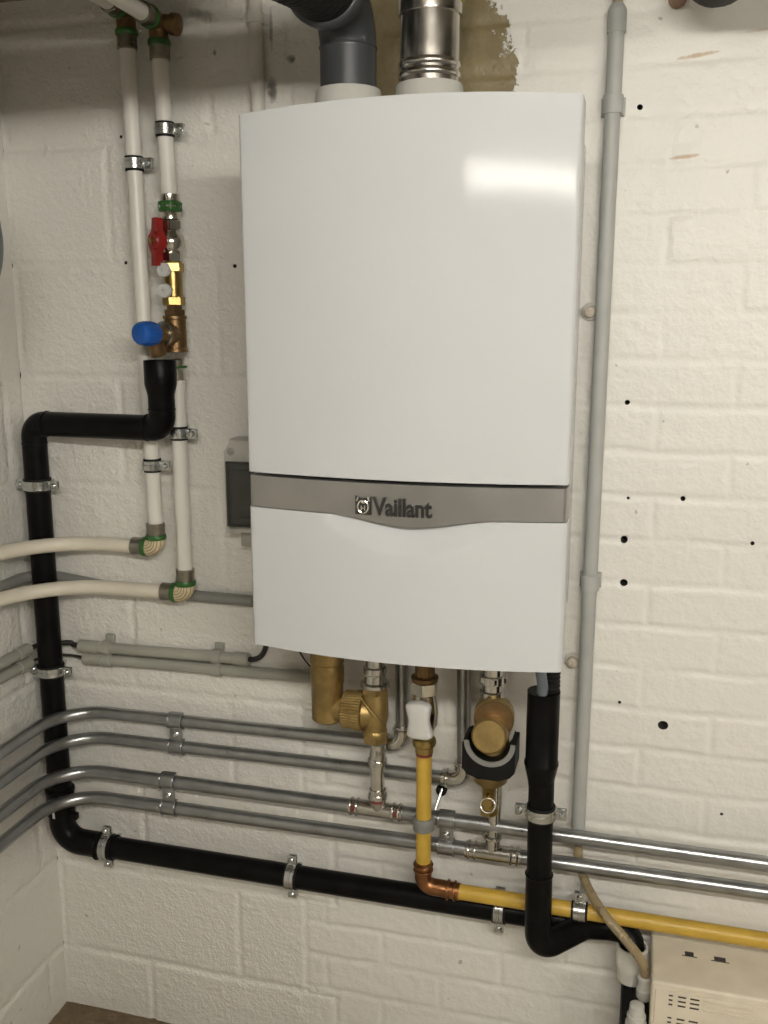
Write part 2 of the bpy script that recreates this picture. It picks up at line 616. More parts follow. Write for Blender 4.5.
def grid_wall(name, us, zs, hfun, place, m, holes=()):
    nu, nz = len(us), len(zs)
    U, Z = np.meshgrid(us, zs)
    H = hfun(U, Z)
    pts = [place(U[j, i], H[j, i], Z[j, i]) for j in range(nz) for i in range(nu)]
    skip = set()
    extra_v, extra_f = [], []
    for (hx, hz, r) in holes:
        i0 = int(np.argmin(np.abs(us - hx)))
        j0 = int(np.argmin(np.abs(zs - hz)))
        k = max(2, int(math.ceil(r / 3.0)) + 1)
        for j in range(j0 - k, j0 + k):
            for i in range(i0 - k, i0 + k):
                skip.add((j, i))
        border = [(i0 - k + t, j0 - k) for t in range(2 * k)] + [(i0 + k, j0 - k + t) for t in range(2 * k)] + \
                 [(i0 + k - t, j0 + k) for t in range(2 * k)] + [(i0 - k, j0 + k - t) for t in range(2 * k)]
        n = len(border)
        hh = float(H[j0, i0])
        base = nu * nz + len(extra_v)
        rings = [(r * 1.0, hh), (r * 0.97, hh - 6), (r * 0.9, -35.0)]
        for (rr, dd) in rings:
            for (bi, bj) in border:
                an = math.atan2(zs[bj] - zs[j0], us[bi] - us[i0])
                wob = 1 + 0.04 * math.sin(2 * an + hx)
                extra_v.append(place(us[i0] + rr * wob * math.cos(an), dd, zs[j0] + rr * wob * math.sin(an)))
        for t in range(n):
            t2 = (t + 1) % n
            ga = border[t][1] * nu + border[t][0]
            gb = border[t2][1] * nu + border[t2][0]
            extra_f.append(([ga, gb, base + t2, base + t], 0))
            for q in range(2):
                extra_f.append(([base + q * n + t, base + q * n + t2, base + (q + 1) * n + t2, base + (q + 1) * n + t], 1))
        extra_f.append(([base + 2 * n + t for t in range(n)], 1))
    faces, mi = [], []
    for j in range(nz - 1):
        for i in range(nu - 1):
            if (j, i) in skip:
                continue
            a = j * nu + i
            faces.append((a, a + 1, a + nu + 1, a + nu))
            mi.append(0)
    for f, q in extra_f:
        faces.append(tuple(f))
        mi.append(q)
    me = bpy.data.meshes.new(name)
    me.from_pydata(pts + extra_v, [], faces)
    me.update()
    me.polygons.foreach_set('use_smooth', [True] * len(me.polygons))
    me.polygons.foreach_set('material_index', mi)
    me.set_sharp_from_angle(angle=math.radians(60))
    me.materials.append(m)
    me.materials.append(M['seal_and_shade'])
    o = bpy.data.objects.new(name, me)
    COL.objects.link(o)
    o['kind'] = 'structure'
    return o


XL, XR, DF, ZC = -825.0, 3600.0, 5000.0, 1000.0
us = np.concatenate([np.arange(XL, 700, 3.0), np.arange(700, XR + 1, 50.0)])
zs = np.arange(FLOOR, ZC + 1.5, 3.0)
grid_wall('wall_back', us, zs, back_height, lambda u, h, z: (u / 1000.0, -h / 1000.0, (z - FLOOR) / 1000.0), M['wall'], HOLES)


def left_height(Dd, Z):
    h, _ = bond(Dd, Z, 200.0, -42.0, 400.0, 250.0, 3.4, 7.0)
    return h + vnoise(Dd, Z, 24, 41) * 0.5 + vnoise(Dd, Z, 11, 42) * 0.35 + vnoise(Dd, Z, 160, 43) * 1.5 + \
        np.clip(vnoise(Dd, Z, 15, 44) - 0.55, 0, 1) * 2.2


ds = np.concatenate([np.arange(-4, 900, 4.0), np.arange(900, DF + 1, 50.0)])
zl = np.arange(FLOOR, ZC + 2, 4.0)
grid_wall('wall_left', ds, zl, left_height, lambda u, h, z: ((XL + h) / 1000.0, -u / 1000.0, (z - FLOOR) / 1000.0), M['wall_side'])
struct('wall_right', G().box(XR, XR + 100, -10, DF, FLOOR, ZC), 'brick')
struct('wall_front', G().box(XL - 100, XR + 100, DF, DF + 100, FLOOR, ZC), 'brick')
struct('floor', G().box(XL - 100, XR + 100, -100, DF + 100, FLOOR - 100, FLOOR), 'floor')
struct('ceiling', G().box(XL - 100, XR + 100, -100, DF + 100, ZC, ZC + 100), 'ceiling')


# ------------------------------------------------------------------ reusable pieces
def clamp(c, axis, ear, r, label, group, both=True, wd=17, rod_to=0.0, plate=True):
    """two-screw pipe clamp on a threaded rod: band, rubber liner, screws, rod, wall plate"""
    c = Vector(c)
    a = ax(axis)
    e = ax(ear)
    n = Vector((0, 1, 0))
    t = thing('pipe_clamp', label, 'pipe clamp', (c.x, rod_to, c.z), group)
    g = G().ring(c, a, r + 2.3, r + 4.6, wd).ring(c, a, r + 4.0, r + 5.4, 4)
    for sgn in ((1, -1) if both else (1,)):
        for side in (1, -1):
            ce = c + e * (sgn * (r + 12)) + n * (side * 3.2)
            g.obox(ce, a, e, wd, 19, 2.2, 0.5)
            g.obox(c + e * (sgn * (r + 3.6)) + n * (side * 3.2), a, e, wd - 3, 5, 4.5, 0.8)
    part(t, 'band', g, 'zinc')
    part(t, 'liner', G().ring(c, a, r + 0.1, r + 2.4, wd + 7), 'rubber')
    for sgn in ((1, -1) if both else (1,)):
        o = c + e * (sgn * (r + 14))
        g = G().cyl(o - n * 11, n, 20, 2.6, 12).hexa(o - n * 9, n, 4.5, 5.5).lathe(o + n * 4.4, n, [(0, 5.2), (2.5, 5.0), (4.2, 3.2), (4.4, 0.5)], 16)
        part(t, 'screw', g, 'zinc')
    gap = c.y - r - 4 - rod_to
    if gap > 2:
        g = G().cyl((c.x, rod_to - 2, c.z), 'd', gap + 2.4, 4.0, 14)
        g.hexa((c.x, c.y - r - 4 - min(8, gap), c.z), 'd', min(8, gap), 7.0)
        part(t, 'threaded_rod', g, 'zinc')
    return t


def strap_pair(x, d, z1, z2, r, label, group, wd=27):
    """saddle plate that straps two parallel pipes against the wall"""
    t = thing('pipe_bracket', label, 'pipe bracket', (x, 0, min(z1, z2)), group)
    zt, zb = max(z1, z2), min(z1, z2)
    for zc_ in (zt, zb):
        pts = []
        for k in range(15):
            an = PI * k / 14 - PI / 2
            pts.append((d + (r + 0.4) * math.cos(an), zc_ + (r + 0.4) * math.sin(an)))
        out = [(d + (r + 2.2) * math.cos(PI * k / 14 - PI / 2), zc_ + (r + 2.2) * math.sin(PI * k / 14 - PI / 2)) for k in range(15)]
        poly = [(d - 5, zc_ - r - 0.4)] + pts + [(d - 5, zc_ + r + 0.4), (d - 5, zc_ + r + 2.2)] + out[::-1] + [(d - 5, zc_ - r - 2.2)]
        g = G().prism(poly, (x - wd / 2, 0, 0), 'd', 'z', wd)
        for s_ in (-1, 1):      # pressed rims
            g.tube([(x + s_ * wd / 2, d + (r + 2.2) * math.cos(PI * k / 14 - PI / 2), zc_ + (r + 2.2) * math.sin(PI * k / 14 - PI / 2)) for k in range(15)], 1.6, 8)
        part(t, 'strap', g, 'galv')
    g = G().box(x - wd / 2 + 1, x + wd / 2 - 1, d + 3, d + 6, zb + r + 0.6, zt - r - 0.6, 0.6)
    part(t, 'plate', g, 'galv')
    zm = (zt + zb) / 2
    g = G().cyl((x, -2, zm), 'd', d + 4, 3.2, 12).lathe((x, d + 5.8, zm), 'd', [(0, 6.5), (1.5, 6.5), (3.6, 4.2), (3.8, 0.5)], 18)
    g.cyl((x, d + 5, zm), 'd', 8, 2.2, 10)
    part(t, 'screw', g, 'zinc')
    return t


def press_prof(L, r, bead=4.0):
    """sleeve with one rolled o-ring bead near its far end"""
    return [(0, r + 0.2), (0.5, r + 1.6), (L - 12, r + 1.6), (L - 10.5, r + bead), (L - 7, r + bead + 0.8), (L - 3.5, r + bead),
            (L - 2.2, r + 2.0), (L, r + 2.0), (L + 0.3, r + 0.2)]


def press_white(t, o, a, r):
    """clear/steel crimp sleeve and green ring of a multilayer pipe fitting; o is the fitting's mouth"""
    s_ = part(t, 'press_sleeve', G().lathe(Vector(o), a, [(0, r + 0.2), (0, r + 2.6), (3, r + 3.4), (14, r + 3.0), (19, r + 3.6), (24, r + 3.4), (24.5, r + 0.2)], 28), 'sleeve')
    g = G().lathe(Vector(o) - ax(a) * 1, a, [(-5, r), (-5, r + 4.6), (-2, r + 5.4), (1.5, r + 5.4), (4.5, r + 4.4), (4.5, r)], 28)
    part(s_, 'green_ring', g, 'green')
    return s_


# ------------------------------------------------------------------ boiler
HW = 220.0


def dface(x):
    return 338.0 + 25.0 * (1 - (x / HW) ** 2)


def panel(g, ztop, zbot, dfun, dback, hw=HW, nx=56, nz=18, rc=5.0):
    """curved sheet with rounded side edges, folded back to dback"""
    xs = list(np.linspace(-hw + rc, hw - rc, nx))
    vs, fs = [], []
    cols = []
    for x in xs:
        cols.append((x, None))
    ring = []
    for k in range(5):
        an = PI / 2 * (1 - k / 4)
        ring.append((hw - rc + rc * math.cos(an), rc * math.sin(an) - rc))
    full = [(-(q[0]), q[1]) for q in ring[::-1]] + [(x, 0.0) for x in xs[1:-1]] + ring
    full = [(-hw, dback - dface(-hw), True)] + [(q[0], q[1], False) for q in full] + [(hw, dback - dface(hw), True)]
    for (x, off, back) in full:
        for j in range(nz + 1):
            f = j / nz
            z = zbot(x) + (ztop(x) - zbot(x)) * f
            if back:
                vs.append((x, dback, z))
            else:
                ef = min(min(f, 1 - f) * (ztop(x) - zbot(x)), 1.5)
                vs.append((x, dfun(x, z) + off - (0 if 0 < j < nz else 0), z))
    n = nz + 1
    m_ = len(full)
    for i in range(m_ - 1):
        for j in range(nz):
            fs.append([i * n + j, (i + 1) * n + j, (i + 1) * n + j + 1, i * n + j + 1])
    # top, bottom and back closing faces
    o = len(vs)
    for i in range(m_):
        x = full[i][0]
        vs.append((x, dback, vs[i * n + nz][2]))
        vs.append((x, dback, vs[i * n][2]))
    for i in range(m_ - 1):
        fs.append([i * n + nz, (i + 1) * n + nz, o + 2 * (i + 1), o + 2 * i])
        fs.append([i * n, o + 2 * i + 1, o + 2 * (i + 1) + 1, (i + 1) * n])
        fs.append([o + 2 * i, o + 2 * (i + 1), o + 2 * (i + 1) + 1, o + 2 * i + 1])
    return g.add(vs, fs)


def band_bottom(x):
    return 203.5 - 13.5 * math.exp(-((x - 18) / 68.0) ** 2 / 1.0)


def flap_d(x, z):
    u = (x - 15) / 118.0
    d = dface(x)
    if abs(u) < 1:
        lo = 150 + 42 * u * u                                    # dished finger grip under the strip
        f = (z - lo) / (band_bottom(x) - lo) if band_bottom(x) > lo else 0
        if f > 0:
            d -= 18.0 * min(f, 1.0) ** 1.1 * (1 - u * u) ** 0.6
    return d


bo = thing('wall_hung_boiler', 'large white wall-hung boiler with silver-grey name strip in the middle of the wall', 'boiler', (0, 0, 0))
g = G().box(-203, 203, 6, 296, 3, 716, 2.0)
case = part(bo, 'casing', g, 'enamel')
up = part(bo, 'upper_door', panel(G(), lambda x: 719.0 + 6.0 * (1 - (x / HW) ** 2), lambda x: 252.0, lambda x, z: dface(x), 290), 'enamel')
fl = part(bo, 'lower_flap', panel(G(), lambda x: band_bottom(x) - 1.2, lambda x: -1.0 * (1 - (x / HW) ** 2), flap_d, 290, nx=70, nz=60), 'enamel')
bn = part(bo, 'name_strip', panel(G(), lambda x: 247.0, band_bottom, lambda x, z: dface(x) - 0.8, 292, hw=218.5), 'band', 'silver-grey strip with raised lettering')
# raised lettering on the curved strip
cu = bpy.data.curves.new('lettering', 'FONT')
cu.body = 'Vaillant'
cu.size = 33.0
cu.extrude = 1.2
cu.offset = 0.6
cu.bevel_depth = 0.35
cu.space_character = 1.0
tmp = bpy.data.objects.new('lettering_curve', cu)
COL.objects.link(tmp)
dg = bpy.context.evaluated_depsgraph_get()
tm = bpy.data.meshes.new_from_object(tmp.evaluated_get(dg))
txs = [q.co.x for q in tm.vertices]
x0t, x1t = min(txs), max(txs)
sx = 80.0 / (x1t - x0t)
g = G()
vs = []
for q in tm.vertices:
    X = -32.0 + (q.co.x - x0t) * sx
    vs.append((X, dface(X) + 0.6 + q.co.z, 205.5 + q.co.y))
g.add(vs, [list(p.vertices) for p in tm.polygons])
part(bn, 'lettering', g, 'letter', 'raised dark chrome lettering')
bpy.data.objects.remove(tmp)
bpy.data.meshes.remove(tm)
bpy.data.curves.remove(cu)
ex, ez = -45.0, 217.0
g = G().prism([(-11, -12), (11, -12), (11, 13), (5, 10.5), (0, 10), (-5, 10.5), (-11, 13)], (ex, dface(ex) + 2.4, ez), 'x', 'z', 2.8)
em = part(bn, 'emblem', g, 'letter', 'dark square emblem with silver oval')
g = G()
ov = [(ex + 7.2 * math.cos(2 * PI * k / 32), dface(ex) + 2.8, ez - 1.5 + 8.6 * math.sin(2 * PI * k / 32)) for k in range(33)]
g.tube(ov, 1.3, 8)
g.ball((ex, dface(ex) + 2.8, ez + 5.5), 3.4, 1.6, 3.0)
g.obox((ex - 2.4, dface(ex) + 2.8, ez - 3.0), 'x', 'z', 1.6, 7, 1.8, 0.3)
g.obox((ex + 2.4, dface(ex) + 2.8, ez - 3.0), 'x', 'z', 1.6, 7, 1.8, 0.3)
g.obox((ex, dface(ex) + 2.8, ez - 3.0), 'x', 'z', 4, 1.5, 1.8, 0.3)
g.obox((ex - 7.6, dface(ex) + 2.8, ez + 9.0), (0.35, 0, 1), 'x', 6.5, 2.2, 1.6, 0.4)
g.obox((ex + 7.6, dface(ex) + 2.8, ez + 9.0), (-0.35, 0, 1), 'x', 6.5, 2.2, 1.6, 0.4)
part(em, 'silver_motif', g, 'silver')
for x in (-121.0, -3.0):
    part(bo, 'flue_collar', G().lathe((x, 172, 715), 'z', [(0, 53), (28, 53), (29, 51), (44, 50), (48, 47.5), (61, 46.5), (63, 45.5), (63, 40)], 40), 'collar', 'off-white round collar on the boiler top')

# ------------------------------------------------------------------ flues
t = thing('flue_elbow', 'dark grey plastic flue bending forward from the left collar on the boiler', 'flue pipe', (-121, 172, 745))
part(t, 'pipe', G().tube(fillet([(-121, 172, 752), (-121, 172, 888), (-121, 262, 888)], 58, 14), 40, 36), 'flue_grey')
part(t, 'bead', G().torus((-121, 172, 834), 'z', 40, 1.6, 40, 8), 'flue_grey')
part(t, 'socket', G().lathe((-121, 240, 888), 'd', [(0, 40), (0, 46), (3, 49), (18, 49), (20, 54), (34, 55), (37, 54), (40, 50), (40, 40)], 40), 'flue_grey')
t = thing('flexible_flue', 'black ribbed flexible pipe leaving the grey flue socket at the top edge', 'flue pipe', (-125, 285, 893))
pts, rr = [], []
for k in range(104):
    for (o_, r_) in ((0, -1.2), (4, 0.6), (8, 0.6), (12, -1.2)):
        dd = 276 + k * 14.5 + o_
        f_ = min(1.0, max(0.0, (dd - 276) / 260.0))
        f_ = f_ * f_ * (3 - 2 * f_)
        pts.append((-121 - 20 * f_, dd, 888 - 31 * f_))
        rr.append(49 - 11 * f_ + r_)
part(t, 'ribbed_pipe', G().tube(pts, rr, 32), 'rubber')
for dd in (620, 1350):
    part(t, 'hanger', G().ring((-141, dd, 857), 'd', 39.4, 41.5, 25).cyl((-141, dd, 897), 'z', 103, 4, 12), 'zinc')

t = thing('stainless_flue', 'shiny stainless steel flue rising from the right collar on the boiler', 'flue pipe', (-3, 172, 745))
part(t, 'pipe', G().lathe((-3, 172, 752), 'z', [(0, 41), (33, 41), (35, 43), (38, 43.5), (41, 43), (43, 41.3), (46, 41.3), (48, 43), (51, 43.5), (54, 43), (56, 41), (122, 41)], 48), 'stainless')
part(t, 'upper_sleeve', G().lathe((-3, 172, 867), 'z', [(0, 41), (0, 43.5), (4, 44), (128, 44)], 48), 'stainless')
single('earth_wire', G().tube(smooth_path([(46, 168, 992), (47, 165, 930), (44, 166, 895), (41, 168, 884)]), 2.6, 10), 'earth',
       'yellow-green earth wire beside the stainless flue at the top edge', 'wire')

# ------------------------------------------------------------------ white multilayer pipes (left)
RW = 13.2


def white_elbow(t, c, r):
    """ribbed cream 90 degree fitting: mouth up and mouth to the left"""
    c = Vector(c)
    f = part(t, 'elbow_fitting', G().tube(fillet([c + Vector((0, 0, 18)), c, c + Vector((-20, 0, 0))], 15, 8), r + 3.4, 26), 'fitting')
    g = G()
    for k in range(5):
        q = r + 0.5 - k * 4.8
        pts = fillet([c + Vector((q, 0, 17)), c + Vector((q, 0, -q)), c + Vector((-19, 0, -q))], max(2.0, 14 + q * 0.8), 8)
        dd = math.sqrt(max(1.0, (r + 3.4) ** 2 - q * q))
        g.tube([p + Vector((0, dd - 0.2, 0)) for p in pts], 1.0, 8)
    part(f, 'rib', g, 'groove')
    return f


def white_top(t, x, d, z, r, mouth='d'):
    """dark brass top elbow that turns the pipe forward under the ceiling"""
    f = part(t, 'top_fitting', G().tube(fillet([(x, d, z), (x, d, z + 32), (x, d + 30, z + 32)], 16, 8), r + 2.5, 26), 'bronze')
    return f


tA = thing('white_water_pipe', 'left white plastic water pipe passing behind the blue cap and black funnel', 'water pipe', (-535, 0, 55))
part(tA, 'riser', G().tube([(-534, 40, 80), (-543, 40, 905)], RW, 26), 'pipe_white')
white_top(tA, -543, 40, 922, RW)
press_white(tA, (-543, 40, 920), '-z', RW)
part(tA, 'ceiling_run', G().tube([(-543, 92, 954), (-543, 620, 958)], RW, 26), 'pipe_white')
press_white(tA, (-543, 70, 954), 'd', RW)
white_elbow(tA, (-535, 40, 54), RW)
press_white(tA, (-535, 40, 75), 'z', RW)
press_white(tA, (-558, 40, 54), '-x', RW)
part(tA, 'branch', G().tube(fillet([(-565, 40, 54), (-792, 40, 52), (-792, 900, 52)], 150, 18), RW, 26), 'pipe_cream')

tB = thing('white_water_pipe', 'right white plastic water pipe dropping from the ceiling to the ball valve with red handle', 'water pipe', (-477, 0, 670))
part(tB, 'riser', G().tube([(-474, 48, 650), (-482, 45, 885)], RW, 26), 'pipe_white')
white_top(tB, -482, 45, 900, RW)
press_white(tB, (-482, 45, 899), '-z', RW)
part(tB, 'ceiling_run', G().tube([(-482, 97, 932), (-482, 620, 936)], RW, 26), 'pipe_white')
press_white(tB, (-482, 75, 932), 'd', RW)
part(tB, 'end_plug', G().lathe((-473, 45, 930), (1, 0, -0.2), [(0, 13), (14, 14), (15, 17), (26, 17), (29, 13), (30, 2)], 22), 'bronze')

tC = thing('white_water_pipe', 'lower white plastic water pipe from the bronze tee down to the lower ribbed elbow', 'water pipe', (-477, 0, -20))
part(tC, 'riser', G().tube([(-477, 45, -4), (-475, 48, 372)], RW, 26), 'pipe_white')
white_elbow(tC, (-477, 45, -27), RW)
press_white(tC, (-477, 45, -6), 'z', RW)
press_white(tC, (-500, 45, -27), '-x', RW)
part(tC, 'branch', G().tube(fillet([(-507, 45, -27), (-793, 45, -31), (-793, 900, -32)], 155, 18), RW, 26), 'pipe_cream')
sl = part(tC, 'press_sleeve', G().lathe((-474, 49, 358), 'z', [(0, RW + .2), (0, RW + 2), (18, RW + 2.2), (20, RW + 4), (23, RW + 4), (24, RW + 1.5), (34, RW + 2), (36, 9)], 26), 'chrome')
part(sl, 'green_ring', G().torus((-474, 49, 380), 'z', RW + 3, 2.2, 26, 8), 'green')

WC = 'clamps on the white pipes'
clamp((-541, 40, 717), 'z', 'x', RW, 'pipe clamp on the left white pipe just left of the upper red-valve pipe', WC, both=False)
clamp((-478, 46, 767), 'z', 'x', RW, 'highest pipe clamp, on the right white pipe above the red valve handle', WC, both=False)
clamp((-535, 40, 205), 'z', 'x', RW, 'pipe clamp on the short white pipe below the black funnel pipe', WC, both=False)
clamp((-476, 47, 265), 'z', 'x', RW, 'pipe clamp on the white pipe right beside the black elbow', WC, both=False)

# ------------------------------------------------------------------ valve stack
VX, VD = -473.0, 50.0
t = thing('ball_valve', 'nickel ball valve with a red lever handle on the right white pipe', 'valve', (VX, VD, 575))
g = G().lathe((VX, VD, 622), 'z', [(0, 12), (2, 16), (12, 16.5), (15, 15), (18, 15), (20, 16.5), (42, 16.5), (43, 13.2)], 26)
pc = part(t, 'press_coupling', g, 'chrome')
gr = G().torus((VX, VD, 650), 'z', 16.5, 3.4, 26, 8).torus((VX, VD, 640), 'z', 16.5, 3.6, 26, 8)
for k in range(8):
    an = 2 * PI * k / 8 + 0.2
    gr.obox((VX + 17.5 * math.cos(an), VD + 17.5 * math.sin(an), 645), 'z', (math.cos(an), math.sin(an), 0), 12, 4.5, 5, 0.8)
part(pc, 'green_ring', gr, 'green')
g = G().hexa((VX, VD, 606), 'z', 17, 19.0, 2, 0.1).lathe((VX, VD, 570), 'z', [(0, 13), (4, 17), (9, 21), (18, 22.5), (27, 21), (32, 17), (38, 15)], 30).hexa((VX, VD, 555), 'z', 16, 18.5, 2, 0.3)
g.cyl((VX - 2, VD, 589), (-0.5, .86, 0), 36, 10, 20)
part(t, 'body', g, 'chrome')
hn = Vector((-0.5, 0.866, 0))
hu = Vector((0.866, 0.5, 0))
hc = Vector((VX + 2, VD, 588)) + hn * 36
ol = [(-7, 37), (6, 37), (7, 20), (13, 12), (16, 0), (13, -12), (8, -20), (8, -40), (-7, -40), (-8, -20), (-13, -12), (-16, 0), (-13, 12), (-8, 20)]
g = G().prism(ol, hc, hu, (0.06, 0, 1), 13)
g.lathe(hc - hn * 18, hn, [(0, 13), (2, 15), (18, 16), (21, 14), (21.5, .3)], 24)
h = part(t, 'lever_handle', g, 'red')
part(h, 'screw', G().lathe(hc + hn * 3, hn, [(0, 5.5), (3, 5.5), (4.5, 3.5), (4.6, .5)], 12), 'brass')

t = thing('check_valve', 'brass check valve with two pale round test plugs below the red handle', 'valve', (VX, VD, 475))
g = G().hexa((VX, VD, 538), 'z', 17, 19, 2, 0.5).cyl((VX, VD, 497), 'z', 44, 15.5, 26).hexa((VX, VD, 483), 'z', 16, 19, 2, 0.5)
g.cyl((VX, VD, 542), (-.3, 1, 0), 22, 9, 16).cyl((VX + 1, VD, 508), (-.3, 1, 0), 22, 9, 16)
part(t, 'body', g, 'brass')
for z in (542, 508):
    part(t, 'test_plug', G().lathe((VX - 4, VD + 18, z), (-.12, 1, -.08), [(0, 9), (1, 11.6), (8, 11.6), (9.5, 10.6), (9.5, 3), (6, 2.5), (6, .2)], 24), 'port')

t = thing('bronze_tee', 'brown bronze tee joint above the lower white pipe', 'pipe fitting', (VX, VD, 394))
g = G().lathe((VX, VD, 405), 'z', [(0, 16), (0, 19.5), (1, 20.5), (6, 20.5), (7, 19), (55, 19), (56, 20.5), (61, 20.5), (62, 19.5), (62, 16)], 30)
g.lathe((VX, VD, 436), (-.15, 1, 0), [(0, 18), (24, 18), (25, 21), (32, 21), (33, 18)], 28)
part(t, 'body', g, 'bronze')
g = G().lathe((VX, VD, 462), 'z', [(0, 13), (4, 14), (5, 19), (14, 19), (15, 14), (22, 14)], 6).cyl((VX, VD, 460), 'z', 25, 12, 20)
part(t, 'hex_nipple', g, 'bronze')

t = thing('relief_valve', 'brown bronze relief valve with a round blue cap above the black funnel', 'valve', (-483, 85, 396))
g = G().cyl((VX - 5, VD + 26, 436), (-.16, 1, 0), 36, 15, 26)
g.tube(fillet([(-479, 98, 436), (-486, 98, 430), (-487, 88, 402)], 6, 5), 13.5, 22)
part(t, 'body', g, 'bronze')
part(t, 'lock_ring', G().lathe((VX - 5, VD + 26, 436), (-.16, 1, 0), [(0, 16), (0, 21), (5, 21.5), (7, 18), (7, 15)], 30), 'zinc')
cpb = part(t, 'cap', G().lathe((-480, 106, 437), (-.30, 1, .02), [(0, 15), (2, 18), (8, 19.6), (28, 19.4), (34, 18.6), (38, 16), (39.5, 10), (39.6, .2)], 34), 'blue', 'round blue plastic cap')
g = G()
for k in range(18):
    an = 2 * PI * k / 18
    a_ = ax((-.28, 1, .02))
    u_, w_ = frame(a_)
    o_ = Vector((-480, 106, 437))
    e_ = u_ * math.cos(an) + w_ * math.sin(an)
    g.tube([o_ + a_ * 9 + e_ * 19.2, o_ + a_ * 29 + e_ * 19], 1.0, 6)
part(cpb, 'grip_ribs', g, 'blue')

# ------------------------------------------------------------------ black waste pipe (left corner and low run)
RB = 22.5
tw = thing('black_waste_pipe', 'long black waste pipe from the funnel, down the corner and low along the wall', 'waste pipe', (-771, 46, -560))
g = G().lathe((-486, 86, 300), 'z', [(0, RB), (34, RB), (37, RB + .8), (50, 26.6), (53, 27.2), (92, 27.2), (93, 26.6), (93, 24), (56, 24), (40, 19), (10, 19)], 36)
part(tw, 'funnel', g, 'black_pipe')
part(tw, 'upper_run', G().tube(fillet([(-486, 86, 302), (-484, 86, 277), (-771, 46, 274), (-771, 46, 230)], [26, 26], 10), RB, 30), 'black_pipe')
for (o_, a_) in (((-517, 82, 277), 'x'), ((-738, 51.6, 274.5), 'x'), ((-771, 46, 238), 'z'), ((-486, 86, 310), 'z')):
    part(tw, 'elbow_bead', G().torus(o_, a_, RB, 1.5, 30, 8), 'black_pipe')
part(tw, 'corner_pipe', G().tube([(-771, 46, 232), (-772, 46, -500)], RB, 30), 'black_pipe')
g = G().tube(fillet([(-772, 46, -478), (-772, 46, -562), (-655, 46, -563)], 42, 12), RB + 2.5, 30)
g.lathe((-772, 46, -505), 'z', [(0, RB), (0, RB + 4.5), (46, RB + 4.5), (48, RB + 6), (54, RB + 6), (55, RB)], 30)
g.obox((-738, 54, -462), 'z', 'x', 14, 16, 12, 2).obox((-738, 54, -502), 'z', 'x', 14, 16, 12, 2).obox((-740, 54, -482), 'z', 'x', 40, 6, 8, 2)
g.torus((-690, 48, -563), 'x', RB + 3, 2, 30, 8)
el = part(tw, 'corner_elbow', g, 'black_pipe')
part(el, 'spec_label', G().obox((-771, 46 + RB + 4.7, -487), 'z', 'x', 32, 5, 0.6), 'collar', 'small pale printed strip on the elbow')
part(tw, 'low_run', G().tube([(-660, 46, -563), (284, 45, -563)], RB - 1, 30), 'black_pipe')
g = G().tube(fillet([(280, 45, -563), (334, 46, -563), (336, 62, -610)], 26, 10), RB - 1, 30)
part(tw, 'outlet_elbow', g, 'black_pipe')

BC = 'clamps on the black waste pipes'
clamp((-771, 46, 160), 'z', 'x', RB, 'two-screw clamp high on the black corner pipe, above the cream branch pipes', BC)
clamp((-771, 46, -203), 'z', 'x', RB, 'two-screw clamp on the black corner pipe beside the grey conduits', BC)
clamp((-672, 46, -563), 'x', 'z', RB - .6, 'upright clamp on the low black pipe next to the corner elbow', BC)
clamp((-282, 45, -563), 'x', 'z', RB - 1, 'upright clamp midway along the low black pipe, left of the yellow pipe', BC)
clamp((108, 45, -563), 'x', 'z', RB - 1, 'upright clamp on the low black pipe just left of the boiler drain', BC)

# boiler drain, right
td = thing('boiler_drain_pipe', 'thick black drain pipe hanging under the right end of the boiler', 'waste pipe', (180, 125, -560))
DX = 180.0
g = G().lathe((DX - 1, 125, -274), 'z', [(0, 20), (8, 21), (28, 25.5), (32, 26), (36, 27.3), (41, 27.3), (43, 25.8), (160, 25.8), (160, 22)], 36)
part(td, 'wide_socket', g, 'black_pipe')
part(td, 'down_pipe', G().tube([(DX, 125, -250), (DX + 2, 125, -500)], 20.5, 30), 'black_pipe')
g = G().tube(fillet([(DX + 1.5, 125, -430), (DX + 3, 125, -572), (256, 56, -560), (292, 45, -563)], [30, 40], 12), 21.8, 30)
g.torus((DX + 1.5, 125, -432), 'z', 21.5, 1.8, 30, 8)
part(td, 'branch_elbow', g, 'black_pipe')
prof = []
for k in range(9):
    prof += [(k * 7, 15), (k * 7 + 2, 17.5), (k * 7 + 4, 17.5), (k * 7 + 6, 15)]
part(td, 'ribbed_hose', G().lathe((DX + 6, 118, -116), 'z', prof, 24), 'rubber')
single('condensate_hose', G().tube(smooth_path([(158, 118, 8), (162, 130, -30), (172, 145, -62), (178, 146, -92), (178, 140, -112)]), 8.5, 18), 'hosegrey',
       'short blue-grey hose curving into the top of the thick black drain pipe', 'hose')
clamp((DX + 1, 125, -321), 'z', 'x', 20.5, 'silver clamp round the thick black drain pipe under the boiler', BC, wd=18)

# ------------------------------------------------------------------ steel heating pipes
RS = 12.6
R1 = 11.8


def left_bend(x, d, z, R=150, xl=-790):
    return [(x, d, z), (xl, d, z), (xl, 950, z)]


SG = 'galvanised heating pipes along the wall'
# topmost
t1 = thing('steel_heating_pipe', 'topmost of the four steel pipes, turning up just left of the gas valve', 'heating pipe', (-75, 25, -285))
part(t1, 'run', G().tube(fillet([(-98, 25, -282), (-760, 25, -290), (-760, 950, -298)], 95, 20), R1, 24), 'galv')
g = G().tube(fillet([(-112, 25, -282), (-75, 25, -281.6), (-76, 25, -245)], 24, 10), R1 + 3.2, 24)
g.torus((-104, 25, -282), 'x', R1 + 3.4, 2.4, 24, 8).torus((-76, 25, -252), 'z', R1 + 3.4, 2.4, 24, 8)
part(t1, 'elbow', g, 'press')
part(t1, 'riser', G().tube([(-76, 25, -256), (-78, 27, 2)], R1, 24), 'galv')
